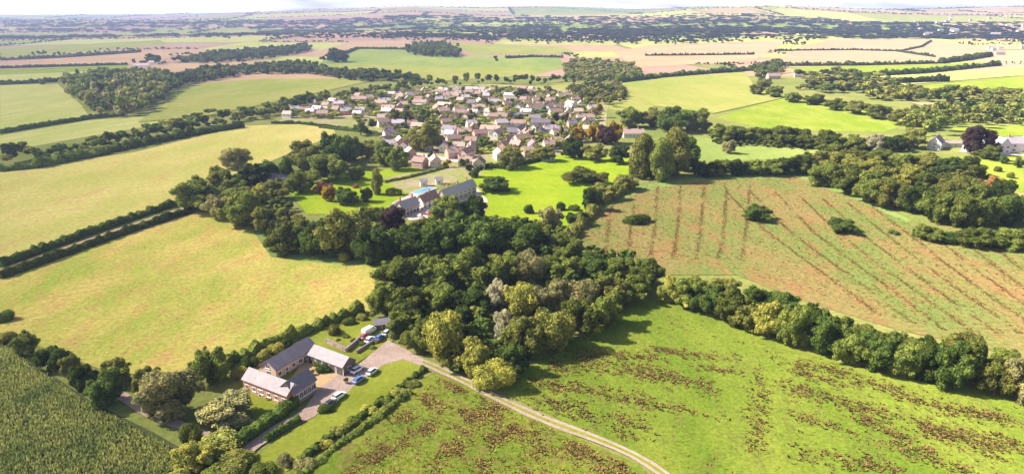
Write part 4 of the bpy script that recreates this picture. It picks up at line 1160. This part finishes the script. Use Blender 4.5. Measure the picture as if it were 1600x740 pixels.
gabled('terraced_house', 'farther half of the pale terrace, with brownish roof and one chimney', 'house', loc, rz, L, W, 4.2, HR, WHITEW, BROWNT,
       [(x, z, WINB) for x in np.linspace(-L * .4, L * .4, 4) for z in (.6, 2.5)], (), [(-1, 0, .7, WINB)], (L * .1,))
p = at(617, 334); gabled('house', 'low pale-roofed annex at the near end of the terrace', 'house', (p.x, p.y, .05), rz + .3, 10, 7, 3.0, 5.2, WHITEW, PALER, [(-3, .8, WIN), (0, .8, WIN), (3, .8, WIN)], (), [(-1, 0, .8, WIN)])
for (x, y, l) in ((662, 291, 'tiny white garden hut standing above the blue pool'), (686, 288, 'tiny white garden hut near the slate-roofed long house')):
    p = at(x, y); gabled('garden_hut', l, 'hut', (p.x, p.y, .05), .3, 4, 3.2, 3.0, 4.4, WHITEW, PALER, [(0, .9, WIN)])
A, B = at(648, 303), at(676, 294); d = B - A
t = empty('swimming_pool', (A.x, A.y, .06), math.atan2(d.y, d.x)); tag(t, 'bright blue rectangular garden pool behind the terrace', 'pool')
BLUE = surf_mat('pool_blue', (0.06, 0.22, 0.62), (0.08, 0.28, 0.68), .5, .15, bump=0)
m = MB(); m.box(0, d.length, -2.6, 2.6, 0, .32); link('water', m.mesh('water', BLUE), t)
m = MB()
for b in ((-.6, d.length + .6, -3.2, -2.605), (-.6, d.length + .6, 2.605, 3.2), (-.6, -.005, -2.6, 2.6), (d.length + .005, d.length + .6, -2.6, 2.6)): m.box(*b, -.1, .4)
link('rim', m.mesh('rim', STONE), t)

p = at(989, 214); gabled('house', 'long house with pink tiled roof beside the golden trees', 'house', (p.x, p.y, 0.05), 0.05, 17, 8, 3.4, 6.6, WHITEW, PINKT, [(x, .9, WIN) for x in (-6, -3, 0, 3, 6)], (), (), (-5, 4))
p = at(432, 287); gabled('house', 'white house half hidden behind the spur of trees', 'house', (p.x, p.y, 0.05), 0.25, 15, 8, 3.6, 6.4, WHITEW, PALER, [(x, .9, WIN) for x in (-5, -2, 1, 4)], (), (), (3,))

# mansion to the east
p = at(1578, 238)
t = empty('mansion', (p.x, p.y, 0.05), 0.04); tag(t, 'large pale stone mansion with many gables above the parkland', 'mansion')
LIL = surf_mat('pale_ashlar', (0.62, 0.56, 0.58), (0.56, 0.50, 0.52), .6, .85)


def wing(cx, cy, r, L, W, he, hr, wins, ch=()):
    w = link('wall', walls_mesh(L, W, he, hr, LIL), t, (cx, cy, 0), r)
    q = link('roof', roof_mesh(L, W, he, hr, ROOFL), t, (cx, cy, 0), r)
    for x in ch: link('chimney', CHIM, q, (x, 0, hr))
    c, s = math.cos(r), math.sin(r)
    for x, z, side in wins:
        lx, ly, a = (x, -W / 2 - .004, r) if side == 'f' else (-L / 2 - .004, x, r - math.pi / 2)
        put(WINB, t, (cx + lx * c - ly * s, cy + lx * s + ly * c, z), a)


wing(6, 4, 0, 46, 10, 6.5, 10.5, [(x, z, 'f') for x in (-20, -4, 4, 12, 20) for z in (1, 4)], (-18, -6, 6, 18))
wing(-9, 0.5, math.pi / 2, 13, 9, 6.2, 11, [(y, z, 'g') for y in (-2.2, 2.2) for z in (1, 4)], (3,))
wing(14, -0.5, math.pi / 2, 15, 9, 6.2, 11.3, [(y, z, 'g') for y in (-2.2, 2.2) for z in (1, 4)], (3,))
wing(-24, 5, 0, 13, 7, 3.5, 6, [(x, 1, 'f') for x in (-4, 0, 4)], ())
p = at(1461, 232); gabled('house', 'pale steep-roofed house among trees west of the mansion', 'house', (p.x, p.y, .05), 0.9, 15, 9, 5.0, 9.5, WHITEW, PALER, [(x, 1, WIN) for x in (-4, 0, 4)], (), [(-1, 0, 1, WIN), (-1, 0, 3.6, WIN)], (4,))
p = at(1489, 229); gabled('house', 'low white outbuilding between the steep-roofed house and purple tree', 'house', (p.x, p.y, .05), 0.0, 17, 6, 2.8, 4.6, WHITEW, BUFFT, [(x, .8, WIN) for x in (-5, 0, 5)])
p = at(1208, 124); gabled('farmhouse', 'red farmhouse with pale gable by trees beyond the village', 'house', (p.x, p.y, p.z), 0.1, 20, 9, 5.0, 9, PINKW, PINKT, [(x, 1, WINB) for x in (-6, 0, 6)], (), (), (-6, 6))
p = at(1246, 121); gabled('cottage', 'small white cottage right of the red farmhouse', 'house', (p.x, p.y, p.z), -0.2, 11, 8, 4.0, 7.5, WHITEW, PINKT, [(x, 1, WINB) for x in (-3, 3)], (), (), (3,))
for (x, y, L, l) in ((222, 106, 30, 'long low white shed beside the lone tree on tan stubble'), (243, 101, 22, 'short white shed under the lone tree on tan stubble'), (304, 97, 26, 'white farm shed below the dark wood on the rise'), (336, 95, 30, 'longer white farm shed below the dark wood on the rise')):
    p = at(x, y); gabled('farm_shed', l, 'shed', (p.x, p.y, p.z + .3), .1, L, 12, 4.5, 7, WHITEW, PALER, (), (), (), (), 'distant white farm sheds')

# ------------------------------------------------------------------ the village
random.seed(99)
WALLS = [(WHITEW, 'white'), (STONE, 'cream'), (PINKW, 'pinkish'), (WHITEW, 'white'), (BRICK, 'brick')]
ROOFS = [(PINKT, 'pink tiled'), (SLATE, 'grey slate'), (BUFFT, 'buff tiled'), (ROOFL, 'pale'), (BROWNT, 'brown tiled'), (SLATED, 'dark slate'), (BROWNT, 'brown tiled'), (PINKT, 'pink tiled')]
SIZES = [(9, 6.4, 4.3, 6.9), (11, 6.8, 4.5, 7.3), (13.5, 6.6, 4.3, 7.0), (8, 7, 4.6, 7.6), (17, 6.8, 4.4, 7.2)]
HM = [(walls_mesh(*s, WHITEW), roof_mesh(*s, SLATE)) for s in SIZES]
VROWS = [(145, [(655, 765), (800, 862)]), (150, [(600, 770), (800, 875)]), (156, [(548, 600), (620, 890)]), (162, [(510, 560), (590, 905)]), (168, [(478, 550), (585, 800), (815, 915)]), (175, [(448, 560), (590, 640), (675, 925)]),
         (182, [(440, 560), (590, 620), (680, 928)]), (190, [(585, 612), (680, 932)]), (198, [(588, 640), (685, 935)]), (207, [(596, 645), (690, 932)]), (216, [(596, 645), (690, 905)]), (226, [(590, 650), (690, 885)]), (236, [(596, 760), (775, 870)]), (248, [(610, 660), (690, 740), (770, 850)]), (262, [(640, 690), (712, 745)])]
BACKORD = ['farthest row'] + [f'{o} row' for o in ORD[1:14]] + ['nearest row']
TREEPX = [(q[0], q[1], q[2]) for q in vt]
nh = 0
for ri, (yy, spans) in enumerate(VROWS):
    hs = []
    for (a, b) in spans:
        x = a + random.uniform(0, 8)
        while x < b:
            s = random.choice([0, 0, 1, 1, 2, 3, 4])
            y = yy + random.uniform(-2.8, 2.8)
            k = scale_at(at(x, y))
            turn = random.random() < 0.3
            wpx = (SIZES[s][1] if turn else SIZES[s][0]) * k
            hs.append((x + wpx / 2, y, s, turn)); x += wpx + random.uniform(1.2, 6.0) * k + (random.uniform(6, 16) * k if random.random() < .25 else 0)
    hs = hs[:28]
    for i, (x, y, s, turn) in enumerate(hs):
        w, r = random.choice(WALLS), random.choice(ROOFS)
        p = at(x, y)
        rz = (math.pi / 2 if turn else 0) + random.uniform(-.55, .55)
        lab = f'{w[1]} house with {r[1]} roof, {ORD[i]} from left in the village\'s {BACKORD[ri]}'
        if 0 < ri < 14: lab += ' back'
        t = empty('house', (p.x, p.y, 0.05), rz); tag(t, lab, 'house', 'houses of the village')
        wo = link('wall', HM[s][0], t); ro = link('roof', HM[s][1], t)
        for o, m in ((wo, w[0]), (ro, r[0])):
            o.material_slots[0].link = 'OBJECT'; o.material_slots[0].material = m
        L, W, he, hr = SIZES[s]
        for cx in ((-L * .38, L * .38) if random.random() < .5 else (L * .4,)): link('chimney', CHIM, ro, (cx, 0, hr))
        if ri >= 3:
            for wx in ((-L * .3, 0, L * .3) if ri > 6 else (-L * .25, L * .25)):
                put(WIN, t, (wx, -W / 2 - .003, 2.7), 0)
                if ri > 6: put(WIN, t, (wx * 1.05 + .2, -W / 2 - .003, .8), 0)
            if turn and ri > 4:
                for wy in (-1.6, 1.6): put(WIN, t, (-(L / 2 + .003), wy, 2.6), -math.pi / 2)
        nh += 1
print('houses', nh)

# specks of a town in the haze
random.seed(4)
fh = (MB(), MB())
for k in range(26):
    x, y = random.uniform(1430, 1600), random.uniform(28, 58)
    if k < 5: x, y = random.uniform(1540, 1598), random.uniform(76, 88)
    p = at(x, y); s = (1.3 if k < 5 else 2.0)
    t = empty('house', (p.x, p.y, p.z + .5), random.uniform(-.4, .4))
    tag(t, 'pale house among trees by the eastern stubble corner' if k < 5 else 'pale speck of a house in the hazy distant town', 'house', 'houses by the eastern stubble corner' if k < 5 else 'houses of the distant town')
    wo = link('wall', HM[k % 5][0], t); ro = link('roof', HM[k % 5][1], t); wo.scale = ro.scale = (s, s, s)
    ro.material_slots[0].link = 'OBJECT'; ro.material_slots[0].material = random.choice([PALER, BUFFT, SLATE])

# ------------------------------------------------------------------ cars
def paint(name, c): return surf_mat(name, c, tuple(x * .92 for x in c), .5, .3, 0.0, 0, spec=.5, coat=.6)


PAINTS = {'white': paint('white_car_paint', (.78, .78, .78)), 'silver': paint('silver_car_paint', (.50, .52, .55)), 'blue': paint('blue_car_paint', (.05, .12, .34)), 'black': paint('black_car_paint', (.02, .02, .025)), 'red': paint('red_car_paint', (.35, .03, .03)), 'grey': paint('grey_car_paint', (.16, .17, .19))}
TYRE = surf_mat('tyre_rubber', (.015, .015, .015), (.03, .03, .03), 3, .9)
RIM = surf_mat('wheel_alloy', (.5, .5, .52), (.4, .4, .42), 3, .35, .8, 0)
LAMP = surf_mat('headlight_lens', (.7, .72, .75), (.6, .62, .65), 3, .15, 0, 0)
TAIL = surf_mat('tail_light_lens', (.35, .02, .02), (.3, .02, .02), 3, .2, 0, 0)


def loft(st, name, mat, inner=False):
    """stations (x, half width low, half width high, z low, z high) joined into one smooth shell"""
    v, f = [], []
    for (x, a, b, z0, z1) in st:
        zm = (z0 + z1) / 2
        v += [(x, -a * .94, z0), (x, -a, zm), (x, -b, z1 - .04), (x, -b * .86, z1), (x, b * .86, z1), (x, b, z1 - .04), (x, a, zm), (x, a * .94, z0)]
    for i in range(len(st) - 1):
        for k in range(8): f.append([i * 8 + k, i * 8 + (k + 1) % 8, i * 8 + 8 + (k + 1) % 8, i * 8 + 8 + k])
    f.append(list(range(8))[::-1]); f.append([(len(st) - 1) * 8 + k for k in range(8)])
    return mesh_from(name, v, f, [mat])


BODY = loft([(-2.12, .70, .66, .38, .82), (-2.0, .84, .78, .26, .94), (-1.2, .89, .83, .22, .98), (0, .90, .84, .22, .96), (.9, .89, .82, .22, .93), (1.7, .86, .74, .24, .80), (2.08, .74, .60, .34, .68)], 'body', PAINTS['white'])
CABIN = loft([(-1.85, .76, .60, .95, .99), (-1.45, .77, .60, .94, 1.40), (-.6, .78, .62, .94, 1.44), (.2, .78, .62, .94, 1.43), (.55, .77, .60, .93, 1.32), (1.15, .74, .66, .90, .95)], 'windows', GLASS)
ROOFC = loft([(-1.42, .55, .55, 1.40, 1.452), (-.6, .60, .58, 1.43, 1.492), (.2, .60, .58, 1.42, 1.48), (.5, .56, .54, 1.35, 1.42)], 'roof', PAINTS['white'])
VBODY = loft([(-2.6, .88, .84, .36, 1.98), (-2.5, .95, .88, .28, 2.05), (0, .96, .90, .26, 2.08), (1.2, .96, .88, .26, 2.0), (1.75, .95, .84, .26, 1.3), (2.45, .90, .76, .30, 1.05), (2.6, .78, .66, .36, .85)], 'body', PAINTS['white'])
VGLASS = loft([(.7, .965, .895, 1.32, 1.80), (1.22, .97, .86, 1.32, 1.88), (1.78, .90, .80, 1.26, 1.34)], 'windows', GLASS)
mt = MB(); mt.cyl((0, -.1, 0), .32, .2, 'y', 20); TYREM = mt.mesh('wheel', TYRE)
mt = MB(); mt.cyl((0, -.108, 0), .2, .216, 'y', 14); RIMM = mt.mesh('rim', RIM)
mt = MB(); mt.box(-.05, .05, -.16, .16, -.07, .07); HL = mt.mesh('headlight', LAMP)
mt = MB(); mt.box(-.04, .04, -.12, .12, -.09, .09); TL = mt.mesh('tail_light', TAIL)


def car(px, py, rz, col, label, group, van=False):
    p = at(px, py)
    t = empty('van' if van else 'car', (p.x, p.y, .34), rz); tag(t, label, 'van' if van else 'car', group)
    b = link('body', VBODY if van else BODY, t)
    link('windows', VGLASS if van else CABIN, t)
    parts = [b]
    if not van: parts.append(link('roof', ROOFC, t))
    for o in parts: o.material_slots[0].link = 'OBJECT'; o.material_slots[0].material = PAINTS[col]
    for x in ((-1.6, 1.65) if van else (-1.28, 1.32)):
        for s in (-1, 1):
            w = link('wheel', TYREM, t, (x, s * .80, .32)); link('rim', RIMM, w)
    x0, x1, z = (-2.6, 2.5, .8) if van else (-2.06, 1.99, .64)
    for s in (-1, 1):
        link('headlight', HL, t, (x1 + .03, s * .56, z)); link('tail_light', TL, t, (x0 - .02, s * .62, z + .1))


A, B = at(545, 590), at(600, 556); ca = math.atan2(B.y - A.y, B.x - A.x)
gq = 'cars parked at the farm'
car(558, 581, ca, 'white', 'white car parked nearest the brown end of the open-fronted barn', gq)
car(582, 584, ca + .1, 'silver', 'silver car parked at the lawn edge farthest up the gravel', gq)
car(561, 597, ca + .05, 'blue', 'blue car parked on gravel against the lawn', gq)
car(530, 622, ca, 'white', 'white car parked against the lawn beside the brick wing', gq)
car(517, 634, ca, 'black', 'black car parked against the lawn by the dark round bush', gq)
car(577, 521, ca, 'white', 'white van parked among the garden walls', gq, True)
car(593, 531, ca + .3, 'blue', 'blue car parked at the top of the gravel', gq)
car(578, 534, ca + .2, 'white', 'white car parked beside the short garden wall', gq)
car(605, 523, ca + .2, 'silver', 'silver car tucked between garden wall end and the trees', gq)
car(570, 529, ca + .1, 'red', 'red car parked behind the long garden wall', gq)
car(618, 527, ca - .5, 'grey', 'grey car parked under trees at the top of the gravel', gq)
A, B = at(640, 330), at(700, 310); cb = math.atan2(B.y - A.y, B.x - A.x)
gq = 'cars parked at the terrace'
for i, (x, y, c) in enumerate([(648, 331, 'black'), (658, 328, 'silver'), (668, 324, 'grey'), (678, 321, 'white'), (688, 318, 'black'), (655, 339, 'white'), (668, 336, 'red'), (698, 330, 'blue')]):
    car(x, y, cb + math.pi / 2, c, f'{PAINTS[c].name.split("_")[0]} car, {ORD[i] if i < 5 else ORD[i - 5]} from left in the {"row under the terrace windows" if i < 5 else "outer row on the forecourt"}', gq)

# clutter above the car park
for x, y, r_, l in ((599, 512, .3, 'low dark log shed under the trees above the car park'),):
    p = at(x, y); gabled('shed', l, 'shed', (p.x, p.y, .05), r_, 5.5, 3.4, 2.1, 3.2, TIMBER, SLATED, [(0, 0, DOOR)])
# planters in the court
for x, y, l in ((541, 599, 'pale stone planter tub standing alone in the gravel yard'), (488, 586, 'pale stone planter tub at the sandy court edge')):
    p = at(x, y); t = empty('planter', (p.x, p.y, .33)); tag(t, l, 'planter')
    m = MB(); m.cyl((0, 0, 0), .45, .7, n=16, r2=.62); m.cyl((0, 0, .7), .66, .1, n=16); link('tub', m.mesh('tub', STONE), t)
    q = link('foliage', CROWNS['shrub'][0], t, (0, 0, .75)); q.scale = (1.5, 1.5, 1.1); q.material_slots[0].link = 'OBJECT'; q.material_slots[0].material = FOL['G'][0]
tree(589, 537, 10, 8, 'A', 'small golden yellow bush at the top of the gravel by the cars', 'shrubs around the courtyard', 'shrub')

# ------------------------------------------------------------------ light, air, camera
print('trees', NTREES)
SUN_AZ, SUN_EL = R(-84), R(40)     # azimuth from +Y towards +X
w = bpy.data.worlds.new('World'); S.world = w; w.use_nodes = True
nt = w.node_tree
sk = nt.nodes.new('ShaderNodeTexSky'); sk.sky_type = 'NISHITA'; sk.sun_disc = False
sk.sun_elevation = SUN_EL; sk.sun_rotation = SUN_AZ % (2 * math.pi); sk.air_density = 1.0; sk.dust_density = 2.5; sk.ozone_density = 1.0
bg = nt.nodes['Background']; bg.inputs['Strength'].default_value = 0.065
tcw = nt.nodes.new('ShaderNodeTexCoord'); mpw = nt.nodes.new('ShaderNodeMapping'); mpw.inputs['Scale'].default_value = (2.2, 2.2, 30)
nt.links.new(tcw.outputs['Generated'], mpw.inputs['Vector'])
sep = nt.nodes.new('ShaderNodeSeparateXYZ'); nt.links.new(tcw.outputs['Generated'], sep.inputs[0])
low = nt.nodes.new('ShaderNodeMapRange'); low.inputs['From Min'].default_value = 0.30; low.inputs['From Max'].default_value = 0.05
nt.links.new(sep.outputs['Z'], low.inputs['Value'])
cl = math_(nt, 'MULTIPLY', ramp(nt, noise(nt, mpw.outputs['Vector'], 2.0, 5, 0.6), 0.30, 0.62), low.outputs['Result'])
cl = math_(nt, 'MULTIPLY', cl, 0.85)
nt.links.new(mixc(nt, cl, sk.outputs[0], (15.5, 15.5, 16.2)), bg.inputs['Color'])
sl = bpy.data.lights.new('sun', 'SUN'); sl.energy = 5.0; sl.angle = R(0.53); sl.color = (1.0, 0.93, 0.82)
so = link('sun', sl)
sd = Vector((math.sin(SUN_AZ) * math.cos(SUN_EL), math.cos(SUN_AZ) * math.cos(SUN_EL), math.sin(SUN_EL)))
so.rotation_euler = sd.to_track_quat('Z', 'Y').to_euler(); so.location = (0, 0, 150)

hm, hn, ho = new_mat('haze')
pv = hn.nodes.new('ShaderNodeVolumePrincipled')
pv.inputs['Color'].default_value = (0.46, 0.55, 0.90, 1); pv.inputs['Density'].default_value = 0.85e-4; pv.inputs['Anisotropy'].default_value = 0.2
hn.links.new(pv.outputs[0], ho.inputs['Volume'])
m = MB(); m.box(-12300, 12300, -300, 13400, -200, 230)
tag(link('haze', m.mesh('haze', hm)), 'thin bluish haze lying over the whole landscape', 'haze', None, 'stuff')

cd = bpy.data.cameras.new('camera'); cd.sensor_width = 36; cd.lens = 36 * FPX / 1600; cd.clip_start = 0.5; cd.clip_end = 40000
co = link('camera', cd, None, (0, 0, CAM_H)); co.rotation_euler = (math.pi / 2 - PITCH, 0, 0)
S.camera = co
S.view_settings.view_transform = 'Standard'; S.view_settings.look = 'None'; S.view_settings.gamma = 1; S.view_settings.use_curve_mapping = False
S.view_settings.exposure = 1.5
cy = S.cycles
DENOISE = True
cy.max_bounces = 5; cy.diffuse_bounces = 3; cy.transmission_bounces = 3; cy.glossy_bounces = 2; cy.volume_bounces = 0; cy.transparent_max_bounces = 4
cy.use_denoising = DENOISE; cy.denoiser = 'OPENIMAGEDENOISE'; cy.denoising_input_passes = 'RGB_ALBEDO_NORMAL'; cy.denoising_prefilter = 'ACCURATE'
